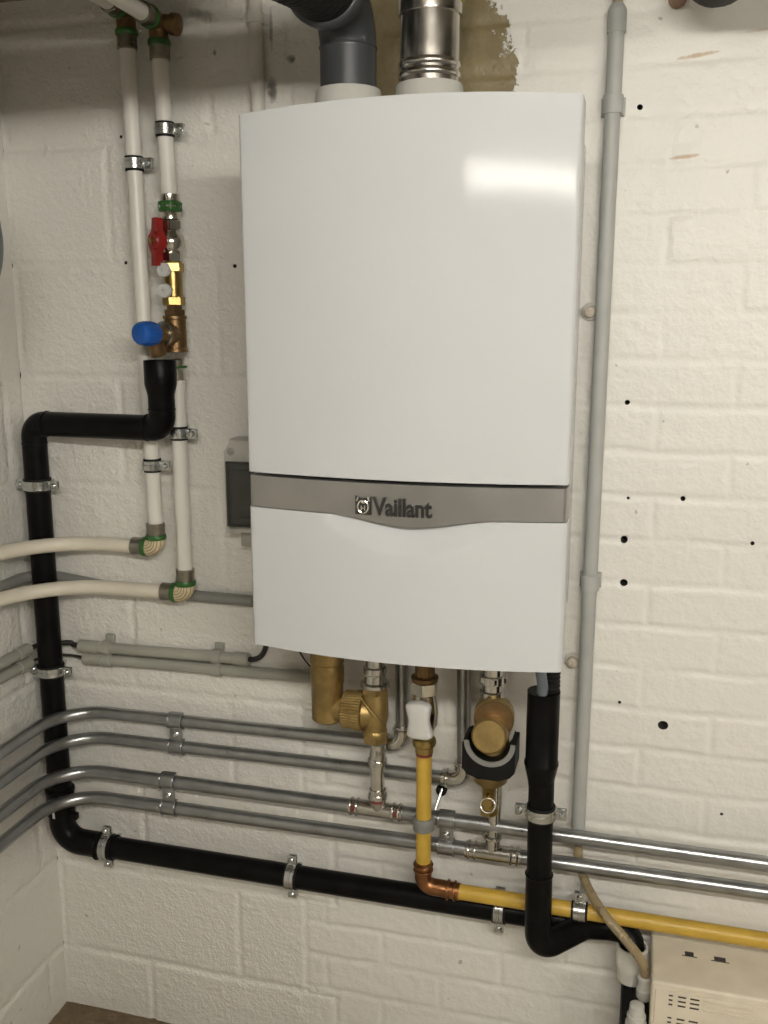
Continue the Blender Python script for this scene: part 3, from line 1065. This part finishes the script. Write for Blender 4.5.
# second
t2 = thing('steel_heating_pipe', 'second steel pipe from the top, turning up left of the dirt filter', 'heating pipe', (38, 25, -335))
part(t2, 'run', G().tube(fillet([(12, 25, -335), (-760, 25, -343), (-760, 950, -351)], 95, 20), R1, 24), 'galv')
g = G().tube(fillet([(-2, 25, -335), (36, 25, -334.6), (35, 25, -298)], 24, 10), R1 + 3.2, 24)
g.torus((6, 25, -335), 'x', R1 + 3.4, 2.4, 24, 8).torus((-2, 25, -335), 'x', R1 + 1.5, 1.6, 24, 8).torus((35, 25, -305), 'z', R1 + 3.4, 2.4, 24, 8)
part(t2, 'elbow', g, 'press')
part(t2, 'riser', G().tube([(35, 25, -309), (31, 27, 2)], R1, 24), 'galv')
# third
t3 = thing('steel_heating_pipe', 'third steel pipe from the top, with a tee below the brass angle valve', 'heating pipe', (0, 50, -405))
part(t3, 'run', G().tube(fillet([(-150, 50, -400), (-760, 50, -402), (-760, 950, -410)], 95, 20), RS, 24), 'galv')
g = G().cyl((-168, 50, -400), 'x', 100, RS + 1.5, 26)
for x in (-163, -152, -85, -74):
    g.torus((x, 50, -400), 'x', RS + 2, 2.3, 26, 8)
g.cyl((-113, 50, -400), (0, .25, 1), 26, RS, 24)
te = part(t3, 'tee', g, 'press')
for x in (-157.5, -79.5):
    part(te, 'press_mark', G().ring((x, 50, -400), 'x', RS + 1.4, RS + 2.3, 6, 24, -0.2, 0.6, 'd'), 'redmark', 'dark red mark on the press joint')
part(t3, 'run_right', G().tube([(-72, 50, -400), (760, 50, -401)], RS, 24), 'galv')
g = G().lathe((-113, 56, -380), 'z', [(0, RS - .5), (0, RS + 2), (5, RS + 2), (7, RS + 4.6), (11, RS + 5), (15, RS + 4.2), (17, RS + 2.2), (24, RS + 2), (24, RS - .5)], 26)
rc_ = part(t3, 'riser_joint', g, 'press')
part(rc_, 'press_mark', G().ring((-113, 56, -377), 'z', RS + 1.8, RS + 2.4, 5, 24, -0.9, 0.6, 'd'), 'redmark', 'dark red mark on the press joint')
part(t3, 'riser', G().tube([(-113, 56, -362), (-113, 57, -300)], RS, 24), 'press')
g = G().lathe((-113, 57, -316), 'z', [(0, RS - .5), (0, RS + 2.2), (8, RS + 2.2), (10, RS + 4.8), (14, RS + 5), (18, RS + 4.2), (20, RS + 2.2), (34, RS + 1), (40, RS - 1), (46, RS)], 26)
part(t3, 'riser_joint', g, 'press')
# fourth
t4 = thing('steel_heating_pipe', 'lowest steel pipe, with a tee below the dirt filter, passing behind the black drain', 'heating pipe', (0, 50, -460))
part(t4, 'run', G().tube(fillet([(48, 50, -452), (-760, 50, -457), (-760, 950, -465)], 95, 20), RS, 24), 'galv')
g = G().cyl((46, 50, -452), 'x', 96, RS + 1.5, 26)
for x in (52, 63, 126, 137):
    g.torus((x, 50, -452), 'x', RS + 2, 2.3, 26, 8)
g.cyl((93, 50, -452), 'z', 30, RS, 24).torus((93, 50, -421), 'z', RS + 1.5, 2.4, 24, 8)
part(t4, 'tee', g, 'press')
part(t4, 'run_right', G().tube([(138, 50, -452.5), (760, 50, -450)], RS, 24), 'galv')
part(t4, 'riser', G().tube([(93, 50, -424), (96, 51, -345), (96, 52, -318)], RS - 1, 22), 'press')

strap_pair(-519, 25, -287, -340, R1 + .8, 'steel double bracket holding the two upper steel pipes', 'double pipe brackets')
strap_pair(-527, 50, -399.5, -454.5, RS + .8, 'steel double bracket on the two lower steel pipes near the corner', 'double pipe brackets')
strap_pair(12, 50, -400, -452, RS + .8, 'steel double bracket on the two lower steel pipes right of the yellow pipe', 'double pipe brackets')

t = thing('bleed_lever', 'small white rod with a black knob just right of the yellow pipe', 'bleed lever', (-10, 3, -400))
part(t, 'knob', G().lathe((-8, -1, -371), 'd', [(0, 10), (8, 10), (12, 8), (13, .5)], 18), 'rubber')
part(t, 'rod', G().tube([(-6, 9, -366), (-13, 26, -394), (-17, 40, -412)], 2.6, 12), 'silver')

# ------------------------------------------------------------------ brass angle valve under the boiler (left)
t = thing('brass_angle_valve', 'big dull brass elbow and angle valve hanging under the left of the boiler', 'valve', (-160, 75, -270))
g = G().lathe((-198, 75, -229), 'z', [(0, 18), (2, 24), (6, 28), (70, 28), (72, 29.5), (100, 29.5), (104, 28), (108, 28), (110, 30), (130, 30), (240, 30)], 34)
g.lathe((-198, 75, -203), 'x', [(-20, 10), (-8, 24), (20, 25), (34, 25), (36, 29)], 30)
part(t, 'elbow', g, 'brass_dull')
prof_seg = 44
g = G()
cx0 = -168
vs, fs = [], []
for (tt, rr) in ((0, 24), (0, 30), (2, 32), (22, 32), (23, 34), (36, 34), (38, 31), (38, 22)):
    for k in range(prof_seg * 2):
        an = 2 * PI * k / (prof_seg * 2)
        q = rr + (0.9 if k % 2 else -0.4) * (1 if 1 < tt < 37 else 0)
        vs.append((cx0 + tt, 75 + q * math.cos(an), -203 + q * math.sin(an)))
n_ = prof_seg * 2
for i in range(7):
    for k in range(n_):
        fs.append([i * n_ + k, i * n_ + (k + 1) % n_, (i + 1) * n_ + (k + 1) % n_, (i + 1) * n_ + k])
g.add(vs, fs)
part(t, 'ribbed_union', g, 'brass_dull', 'ribbed brass union ring')
g = G().lathe((-112, 75, -252), 'z', [(0, 14), (1, 20), (12, 21.5), (16, 21), (18, 19), (28, 20), (42, 23), (78, 23), (86, 21), (90, 21)], 30)
g.lathe((-132, 75, -205), 'x', [(0, 30), (6, 28), (18, 23), (24, 20)], 30)
g.hexa((-112, 75, -257), 'z', 16, 23, 2, 0.2).hexa((-112, 75, -168), 'z', 16, 24, 2, 0.2)
g.tube(smooth_path([(-133, 90, -172), (-118, 99.5, -186), (-100, 99, -205), (-90, 88, -220)]), 2.2, 10)
part(t, 'body', g, 'brass_dull')
g = G().lathe((-112, 75, -157), 'z', [(0, 22), (2, 25), (8, 25), (10, 19), (24, 18), (26, 20), (36, 20), (38, 16), (60, 16), (62, 18), (72, 18), (74, 14), (158, 14)], 28)
g.hexa((-112, 75, -136), 'z', 14, 20, 1.5)
part(t, 'top_connector', g, 'press', 'steel connector above the valve')

# ------------------------------------------------------------------ gas valve and yellow gas pipe
GX, GD = -23.0, 82.0
t = thing('gas_valve', 'gas valve with a white waisted handle above the yellow pipe', 'valve', (GX, GD, -250))
g = G().lathe((GX, GD, -134), 'z', [(0, 15), (0, 22), (3, 23), (8, 23), (10, 17), (12, 16)], 28)
vs, fs = [], []
for (tt, rr) in ((-124, 14), (-124, 16.5), (-96, 16.5), (-94, 14), (-92, 13), (5, 13)):
    for k in range(36):
        an = 2 * PI * k / 36
        q = rr + (0.9 if k % 3 == 0 else 0) * (1 if -124 <= tt <= -96 else 0)
        vs.append((GX + q * math.cos(an), GD + q * math.sin(an), tt))
for i in range(5):
    for k in range(36):
        fs.append([i * 36 + k, i * 36 + (k + 1) % 36, (i + 1) * 36 + (k + 1) % 36, (i + 1) * 36 + k])
g.add(vs, fs)
part(t, 'union_nut', g, 'bronze', 'knurled brown brass nut')
g = G().hexa((GX, GD, -158), 'z', 25, 23, 2.5, 0.5).lathe((GX, GD, -222), 'z', [(0, 13), (3, 18), (12, 22), (34, 23), (48, 21), (66, 18)], 28)
g.cyl((GX, GD, -188), 'd', 36, 10, 20)
part(t, 'body', g, 'chrome')
g = G().lathe((GX, GD, -262), 'z', [(0, 13), (0, 15.5), (10, 15.5), (13, 19.5), (19, 20.5), (25, 19), (28, 15), (42, 15)], 28)
part(t, 'press_outlet', g, 'brass')
# waisted handle, slightly tilted
ol = []
for k in range(49):
    f = k / 48
    zz = 38 - 76 * f
    wv = 18.0 + 5.0 * abs(math.sin((f - 0.5) * PI)) ** 1.5
    if zz > 26:
        wv *= math.sqrt(max(0.0, 1 - ((zz - 26) / 12.0) ** 2)) * 0.85 + 0.15
    if zz < -28:
        wv *= math.sqrt(max(0.0, 1 - ((-28 - zz) / 10.0) ** 2)) * 0.6 + 0.4
    ol.append((wv, zz))
outl = ol + [(-a, b_) for a, b_ in ol[::-1]]
bmh = G()
hcn = Vector((GX + 1, GD + 34, -186))
layers = ((0, 0.80), (2, 0.93), (6, 1.0), (13, 1.0), (17, 0.94), (20, 0.82), (21.5, 0.6))
vs, fs = [], []
u_ = ax((1, .12, .06))
v_ = ax((-.06, .0, 1))
for (dd, sc) in layers:
    for (a, b_) in outl:
        vs.append(hcn + u_ * (a * sc) + v_ * (b_ * 0.84 * (0.55 + 0.45 * sc)) + Vector((0, dd, 0)))
n_ = len(outl)
for i in range(len(layers) - 1):
    for k in range(n_):
        fs.append([i * n_ + k, i * n_ + (k + 1) % n_, (i + 1) * n_ + (k + 1) % n_, (i + 1) * n_ + k])
fs.append(list(range(n_))[::-1])
fs.append([(len(layers) - 1) * n_ + k for k in range(n_)])
bmh.add(vs, fs)
part(t, 'handle', bmh, 'white_knob', 'white waisted plastic handle')

RG = 13.2
t = thing('yellow_gas_pipe', 'yellow gas pipe dropping from the white handle and running right along the wall', 'gas pipe', (GX, GD, -520))
part(t, 'drop', G().tube([(GX, GD, -474), (GX, GD, -268)], RG, 26), 'yellow')
part(t, 'red_collar', G().cyl((GX, GD, -268), 'z', 8, 14.2, 26), 'redmark', 'thin dark red collar under the valve')
g = G().tube(fillet([(GX, GD, -468), (GX, GD, -514), (42, GD, -516)], 18, 10), RG + 1.5, 26)
for (o_, a_) in (((GX, GD, -474), 'z'), ((GX, GD, -484), 'z'), ((22, GD, -515.6), 'x'), ((34, GD, -515.8), 'x')):
    g.torus(o_, a_, RG + 2, 2.6, 26, 8)
part(t, 'elbow', g, 'copper', 'copper press elbow')
part(t, 'run', G().tube([(41, GD, -516), (760, GD, -517)], RG, 26), 'yellow')
t = thing('pipe_clip', 'grey plastic clip round the upright yellow pipe where it crosses the steel pipes', 'pipe clip', (GX, 30, -395))
part(t, 'ring', G().lathe((GX, GD, -407), 'z', [(0, RG + .3), (0, RG + 4), (2, RG + 5.5), (9, RG + 4.5), (12, RG + 6), (20, RG + 6), (23, RG + 4), (23, RG + .3)], 28), 'grey_dark')
part(t, 'stem', G().box(GX - 7, GX + 7, 2, 66, -426, -416, 1.5).box(GX - 7, GX + 7, 63.5, 67.5, -424, -392, 1), 'grey_pvc')
clamp((247, GD, -516.3), 'x', 'z', RG, 'clamp holding the yellow gas pipe right of the black drain elbow', 'clamps on the gas pipe', both=False, wd=20)

# ------------------------------------------------------------------ dirt filter
FX, FD = 92.0, 86.0
t = thing('dirt_filter', 'brass dirt filter in a black half shell under the boiler', 'dirt filter', (FX, FD, -350))
g = G().lathe((FX, FD, -150), 'z', [(0, 14), (0, 20), (12, 21), (14, 17), (26, 17), (27, 22), (40, 22), (41, 18), (60, 18), (60, 14), (152, 14)], 28)
g.hexa((FX, FD, -122), 'z', 12, 24, 2)
part(t, 'top_union', g, 'press', 'steel union on top of the filter')
g = G().lathe((FX, FD, -306), 'z', [(0, 16), (10, 28), (34, 34), (60, 34), (76, 30), (100, 27), (140, 25), (158, 20), (160, 15)], 34)
g.cyl((FX + 4, FD, -177), (.12, 1, .10), 34, 33, 36, 2)
body = part(t, 'body', g, 'brass_dull')
g = G().cyl((FX + 8, FD + 33, -174), (.12, 1, .10), 4, 31, 40, 1).lathe((FX + 8.3, FD + 36, -173.8), (.12, 1, .1), [(0, 5), (4, 4), (4.2, .2)], 6)
part(t, 'port_cover', g, 'bronze', 'brown round port cover')
g = G().cyl((FX + 5, FD + 12, -200), (.02, 1, .22), 60, 28, 40, 3)
part(t, 'front_cap', g, 'brass_dull', 'bright brass round cap')
# shell: open-topped half cup
vs, fs = [], []
nseg = 40
g = G()
outer = [(-46, 64), (46, 58), (46, -30), (38, -42), (-38, -42), (-46, -30)]
# side profile in x-z with a round notch, extruded along d
NR, NX, NZ = 33.0, 5.0, 39.0
prof2 = [(-40, 34)]
for k in range(25):
    an = PI + PI * k / 24
    prof2.append((NX + NR * math.cos(an) if k else -33, NZ + NR * math.sin(an)))
prof2 += [(39, 36), (46, 36), (46, -10), (38, -20), (20, -27), (-14, -27), (-32, -20), (-40, -10)]
g.prism(prof2, (FX, FD + 50, -245), 'x', 'z', 58)
part(t, 'shell', g, 'felt', 'black foam half shell')
band = []
for k in range(25):
    an = PI + PI * k / 24
    band.append((NX + (NR + 0.3) * math.cos(an), NZ + (NR + 0.3) * math.sin(an)))
for k in range(25):
    an = 2 * PI - PI * k / 24
    band.append((max(-40, min(46, NX + (NR + 8.5) * math.cos(an))), NZ + (NR + 8.5) * math.sin(an)))
part(t, 'shell_rim', G().prism(band, (FX, FD + 53, -245), 'x', 'z', 3.2), 'grey_dark', 'grey rim of the shell')
g = G().lathe((FX - 2, FD, -358), 'z', [(0, 10), (0, 14), (16, 15), (18, 12), (30, 11), (46, 12), (56, 17), (66, 26), (76, 31)], 26).hexa((FX - 2, FD, -358), 'z', 14, 16, 1.5)
g.cyl((FX - 2, FD, -330), 'd', 22, 8, 18)
dr = part(t, 'drain_cock', g, 'brass')
part(dr, 'ring_pull', G().torus((FX, FD + 22, -332), (0.1, 1, .3), 12, 1.4, 30, 8), 'silver', 'thin white metal ring')

# ------------------------------------------------------------------ grey conduits
def saddle(t, x, d, z, r, axis, wd=14, m='grey_pvc'):
    g = G().ring((x, d, z), axis, r + .1, r + 3.0, wd)
    if axis == 'z':
        g.box(x - r - 6, x + r + 6, 0, 6, z - wd / 2, z + wd / 2, 1)
        g.box(x - r - 3, x + r + 3, 3, d, z - wd / 2 + .5, z + wd / 2 - .5, 1)
    else:
        g.box(x - wd / 2 + .5, x + wd / 2 - .5, -1, d, z - r - 3, z + r + 3, 1)
        g.box(x - wd / 2, x + wd / 2, -1, 8, z + r, z + r + 13, 1.5)
    return g


t = thing('electrical_conduit', 'tall grey conduit running up the wall right of the boiler', 'conduit', (239, 22, -400))
part(t, 'tube', G().tube([(236, 22, -402), (241, 22, 880)], 11.6, 24), 'grey_pvc')
part(t, 'coupler', G().lathe((241, 22, 868), 'z', [(0, 11.6), (0, 13.6), (30, 13.6), (34, 12), (40, 8)], 24), 'grey_pvc')
part(t, 'cable', G().tube([(241, 22, 900), (241, 22, 998)], 7.5, 14), 'tan', 'brown cable leaving the conduit top')
g_ = 'saddle clips on the tall conduit'
single('saddle_clip', saddle(None, 240.6, 22, 770, 11.6, 'z', 26), 'grey_pvc', 'grey saddle clip on the tall conduit beside the top of the boiler', 'saddle clip', g_)
single('saddle_clip', saddle(None, 237.8, 22, 40, 11.6, 'z', 26), 'grey_pvc', 'grey saddle clip on the tall conduit beside the lower white flap', 'saddle clip', g_)

t = thing('electrical_conduit', 'upper of two warm grey conduits left of the boiler, black cable at each end', 'conduit', (-560, 16, -160))
part(t, 'tube', G().tube([(-722, 16, -160), (-372, 16, -154)], 10.5, 22), 'grey_warm')
part(t, 'coupler', G().cyl((-724, 16, -160), 'x', 40, 12.6, 22, 1), 'grey_warm')
part(t, 'coupler', G().cyl((-400, 16, -154.5), 'x', 30, 12.6, 22, 1), 'grey_warm')
part(t, 'cable', G().tube(smooth_path([(-772, 30, -156), (-745, 18, -155), (-722, 16, -160), (-560, 16, -157), (-400, 16, -154), (-372, 16, -154), (-356, 17, -151), (-343, 20, -142), (-334, 24, -127), (-328, 30, -108), (-322, 40, -70)]), 5.0, 12), 'black_cable', 'black cable through the conduit')
t = thing('electrical_conduit', 'lower of two warm grey conduits left of the boiler, running in under it', 'conduit', (-480, 16, -190))
part(t, 'tube', G().tube([(-714, 16, -184), (-235, 16, -176)], 10.5, 22), 'grey_warm')
part(t, 'coupler', G().cyl((-716, 16, -184), 'x', 40, 12.6, 22, 1), 'grey_warm')
part(t, 'cable', G().tube(smooth_path([(-772, 30, -178), (-745, 18, -181), (-714, 16, -184)]), 2.6, 10), 'black_cable', 'thin black cable')
gs = 'saddle clips on the twin conduits'
single('saddle_clip', saddle(None, -664, 16, -158.8, 10.5, 'x', 18), 'grey_warm', 'left saddle clip on the upper warm grey conduit', 'saddle clip', gs)
single('saddle_clip', saddle(None, -434, 16, -155, 10.5, 'x', 18), 'grey_warm', 'right saddle clip on the upper warm grey conduit', 'saddle clip', gs)
single('saddle_clip', G().ring((-664, 16, -183.2), 'x', 10.6, 13.2, 18).box(-673, -655, -1, 12, -195, -171, 1), 'grey_warm', 'left saddle clip on the lower warm grey conduit', 'saddle clip', gs)
single('saddle_clip', G().ring((-434, 16, -179.4), 'x', 10.6, 13.2, 18).box(-443, -425, -1, 12, -191, -167.5, 1), 'grey_warm', 'right saddle clip on the lower warm grey conduit', 'saddle clip', gs)
for (zz, lab) in ((-160, 'upper warm grey conduit on the left side wall'), (-187, 'lower warm grey conduit on the left side wall')):
    t = thing('electrical_conduit', lab, 'conduit', (-809, 300, zz - 10), 'conduits on the side wall')
    part(t, 'tube', G().tube([(-809, 62, zz), (-809, 760, zz)], 10.5, 22), 'grey_warm')
    part(t, 'coupler', G().cyl((-809, 60, zz), 'd', 34, 12.6, 22, 1), 'grey_warm')
    part(t, 'cable', G().tube(smooth_path([(-809, 66, zz), (-805, 45, zz + 1), (-790, 26, zz + 4), (-768, 20, zz + 3)]), 4.6 if zz > -170 else 2.6, 10), 'black_cable', 'black cable leaving the conduit')

single('grey_pipe', G().tube(fillet([(-360, 11, -43), (-640, 11, -40), (-812, 11, -20), (-812, 800, -20)], [200, 60], 12), 10.5, 22), 'grey_dark',
       'plain mid-grey pipe flat on the wall behind the lower white branch', 'pipe')
t = thing('painted_conduit', 'white painted conduit on the wall left of the grey flue', 'conduit', (-328, 11, 600))
part(t, 'tube', G().tube([(-324, 11, 560), (-328, 11, 996)], 11.5, 22), 'painted')
part(t, 'saddle', G().ring((-327.5, 11, 934), 'z', 11.6, 15, 16).box(-347, -308, -1, 5, 926, 942, 1), 'painted')
single('black_wire', G().tube(smooth_path([(-300, 5, 20), (-297, 6, -60), (-285, 6, -110), (-262, 8, -150), (-232, 12, -172)]), 1.5, 8), 'black_cable',
       'thin dark wire hanging on the wall behind the brass elbow', 'wire')

# electrical box partly behind the boiler
t = thing('electrical_enclosure', 'grey electrical box with a smoked hinged cover peeking out left of the boiler', 'electrical box', (-325, 0, 60))
BX0, BX1 = -387.0, -256.0
g = G().box(BX0, BX1, -1, 40, 92, 258, 5)
g.prism([(BX0 + 1, 238), (BX0 + 14, 257), (BX1 - 14, 257), (BX1 - 1, 238), (BX1 - 1, 96), (BX0 + 1, 96)], (0, 60, 0), 'x', 'z', 24)
part(t, 'housing', g, 'box_grey')
part(t, 'inner_plate', G().box(BX0 + 16, BX1 - 14, 60, 62, 116, 216, 0.5).box(BX0 + 40, BX1 - 40, 62, 72, 135, 190, 2), 'grey_dark')
g = G().box(BX0 + 13, BX1 - 11, 74, 78, 112, 221, 2).box(BX0 + 13, BX0 + 17, 60, 76, 112, 221, 1).box(BX0 + 13, BX1 - 11, 60, 76, 217, 221, 1).box(BX0 + 13, BX1 - 11, 60, 76, 112, 116, 1)
cv = part(t, 'smoked_cover', g, 'smoke', 'smoked see-through cover')
g = G()
for (a, b_, c, d) in ((BX0 + 12, BX1 - 10, 220, 223), (BX0 + 12, BX1 - 10, 208, 210), (BX0 + 12, BX0 + 15, 112, 223), (BX0 + 12, BX1 - 10, 110, 113), (BX0 + 34, BX1 - 20, 126, 128)):
    g.box(a, b_, 74, 79.5, c, d, 0.5)
part(cv, 'seal', g, 'seal_and_shade')
for z in (238, 103):
    part(t, 'screw', G().lathe((BX0 + 14, 59, z), 'd', [(0, 7), (2, 7), (2.5, 6), (2.5, .3)], 20).obox((BX0 + 14, 62, z), (0.6, 0, -1), 'd', 9, 1, 1.4), 'grey_warm')
part(t, 'cable_gland', G().box(BX0 + 18, BX1 - 30, 4, 40, 66, 94, 3), 'grey_warm')

# fixings beside the casing
fg = 'wall plugs right of the boiler'
for (x, z, lab) in ((216 + 14, 471, 'round tan wall plug beside the upper half of the boiler'), (222, -104, 'round tan wall plug beside the bottom corner of the boiler')):
    x = 214 if z < 0 else 219
    t = thing('wall_plug', lab, 'wall plug', (x, 0, z - 12), fg)
    part(t, 'washer', G().lathe((x, -2, z), 'd', [(0, 14), (4, 14), (6, 12), (6, 8)], 24), 'painted')
    part(t, 'bolt', G().lathe((x, 2, z), 'd', [(0, 9), (8, 9), (10, 8), (14, 8), (15, 6), (15, 2.5), (12, 2.4), (12, .2)], 16), 'screwcap')

# ------------------------------------------------------------------ condensate pump
t = thing('condensate_pump', 'beige condensate pump with vent slots at the lower right', 'pump', (490, 80, -760))
PX0, PX1, PD = 367.0, 640.0, 156.0
cov = part(t, 'cover', G().box(PX0, PX1, 12, PD, -760, -570, 5, 3).box(PX0 + 6, PX1 + 2, PD - 6, PD + 3, -760, -582, 2), 'beige')
for (x0, x1, dd) in ((420, 434, 72), (466, 484, 73)):
    part(cov, 'top_slot_shade', G().box(x0, x1, dd - 5, dd + 5, -571, -569.6, 0.2).box(x0 - 5, x1 + 5, dd + 6, dd + 7.5, -570.5, -569.2, .3), 'seal_and_shade', 'dark strip painted as the shade of a slot in the pump top')
for block in (0, 1):
    for r_ in range(3):
        z = -588 - block * 40 - r_ * 8
        for (x0, x1) in ((394, 400), (408, 420), (426, 440), (446, 520)):
            if x1 - x0 < 20:
                part(cov, 'vent_slot_shade', G().box(x0, x1, PD, PD + 3.4, z - 1.4, z + 1.4, 0.2), 'seal_and_shade', 'dark strip painted as the shade of a vent slot')
            else:
                part(cov, 'vent_rib', G().box(x0, x1, PD + 1, PD + 5, z - 1.6, z + 1.6, 0.5), 'beige')
part(t, 'tank', G().box(322, PX0 + 2, 8, 140, -980, -645, 6).box(PX0, PX1, 8, PD - 4, -980, -758, 6), 'felt', 'black tank below the cover')
g = G().lathe((336, 62, -642), 'z', [(0, 18), (0, 22), (24, 23), (26, 27), (62, 26.5), (64, 25.5), (64, 22.5), (30, 22.5)], 30)
part(t, 'inlet_socket', g, 'painted', 'off-white inlet socket')
g = G().lathe((358, 108, -642), 'z', [(0, 9), (6, 13), (20, 13), (22, 11), (34, 10), (36, 12), (42, 12), (44, 7), (62, 6)], 18)
part(t, 'hose_barb', g, 'collar', 'white hose barb')
g = G().lathe((347, 148, -664), 'z', [(0, 17), (8, 17), (10, 15), (22, 15), (24, 12.5), (40, 11.5), (42, 9), (42.2, .3)], 24)
part(t, 'stepped_plug', g, 'collar', 'cream stepped plug')
single('condensate_tube', G().tube(smooth_path([(236, 20, -404), (237, 21, -430), (242, 30, -462), (260, 66, -484), (289, 108, -499), (324, 126, -526), (350, 124, -560), (358, 108, -598)], 10), 7.8, 16), 'tan',
       'translucent tan tube from the tall conduit down to the pump', 'tube')

# ------------------------------------------------------------------ near the ceiling and the lamp
t = thing('insulated_pipe', 'black foam-wrapped pipe with a brown end hanging at the top right edge', 'pipe', (364, 120, 875))
part(t, 'foam', G().lathe((364, 96, 910), (0.32, 1, -0.026), [(0, 14), (3, 34), (12, 43), (30, 47), (1500, 47)], 30), 'insul')
part(t, 'pipe_end', G().tube(fillet([(324, 4, 912), (326, 70, 910), (358, 108, 906)], 24, 8), 13, 20), 'rust', 'brown metal pipe end')
single('expansion_vessel', G().lathe((-828, 452, 568), 'x', [(0, 40), (20, 44), (40, 60), (62, 110), (84, 138), (114, 150), (122, 154), (132, 154), (140, 150), (182, 148), (222, 132), (251, 100), (269, 55), (276, 2)], 48), 'vessel',
       'blue-grey round vessel on the side wall at the left edge', 'expansion vessel')
LX0, LX1, LD, LZ = 75.0, 1100.0, 1820.0, 840.0
for (lx, ld, lab) in ((0.0, 0.0, 'nearer ceiling batten with one fluorescent tube, just behind the viewer'),
                      (2000.0, 1100.0, 'added fill lamp, an unseen farther batten with one tube, back to the right')):  # second batten is added only as fill for the lower wall
    A, B_, Dd = LX0 + lx, LX1 + lx, LD + ld
    t = thing('fluorescent_lamp', lab, 'lamp', ((A + B_) / 2, Dd, 885), 'ceiling battens')
    part(t, 'batten', G().box(A - 20, B_ + 20, Dd - 38, Dd + 38, 885, 1000, 4), 'batten')
    part(t, 'tube', G().cyl((A, Dd, LZ), 'x', B_ - A, 27, 24), 'tube')
    for (e0, e1) in ((A - 16, A), (B_, B_ + 16)):
        part(t, 'end_cap', G().box(e0, e1, Dd - 30, Dd + 30, LZ - 30, 887, 3), 'batten')
t = thing('shading_pipe', 'unseen lagged pipe added left of the flexible flue to shade the wall top', 'pipe', (-250, 300, 935))  # added out of view to cast the shadow above the lit stripe
part(t, 'lagging', G().tube([(-250, 300, 946), (-250, 1750, 946)], 29, 26), 'insul')
part(t, 'hanger', G().ring((-250, 900, 946), 'd', 29.5, 32, 25).cyl((-250, 900, 977), 'z', 23, 4, 12), 'zinc')

# ------------------------------------------------------------------ camera and view
cam = bpy.data.cameras.new('camera')
co = bpy.data.objects.new('camera', cam)
COL.objects.link(co)
f, yaw, pit, rol, cx, cy, cz = 942.11, 0.26763, 0.199044, -0.00066, 0.306184, -1.540594, 0.455903
cam.sensor_fit = 'HORIZONTAL'
cam.sensor_width = 36.0
cam.lens = f * 36.0 / 768.0
cam.clip_start = 0.02
fw = Vector((-math.sin(yaw) * math.cos(pit), math.cos(yaw) * math.cos(pit), -math.sin(pit)))
rt = Vector((math.cos(yaw), math.sin(yaw), 0))
upv = rt.cross(fw)
r2 = rt * math.cos(rol) + upv * math.sin(rol)
u2 = -rt * math.sin(rol) + upv * math.cos(rol)
mw = Matrix(((r2.x, u2.x, -fw.x, cx), (r2.y, u2.y, -fw.y, cy), (r2.z, u2.z, -fw.z, cz - FLOOR / 1000.0), (0, 0, 0, 1)))
co.matrix_world = mw
S.camera = co

w = bpy.data.worlds.new('world')
S.world = w
w.use_nodes = True
w.node_tree.nodes['Background'].inputs['Color'].default_value = (0, 0, 0, 1)
w.node_tree.nodes['Background'].inputs['Strength'].default_value = 0.0
S.view_settings.view_transform = 'Standard'
S.view_settings.look = 'None'
S.view_settings.exposure = 0.0
S.view_settings.gamma = 1.0
S.view_settings.use_curve_mapping = False
for o in S.objects:
    if 'loc_mm' in o:
        del o['loc_mm']
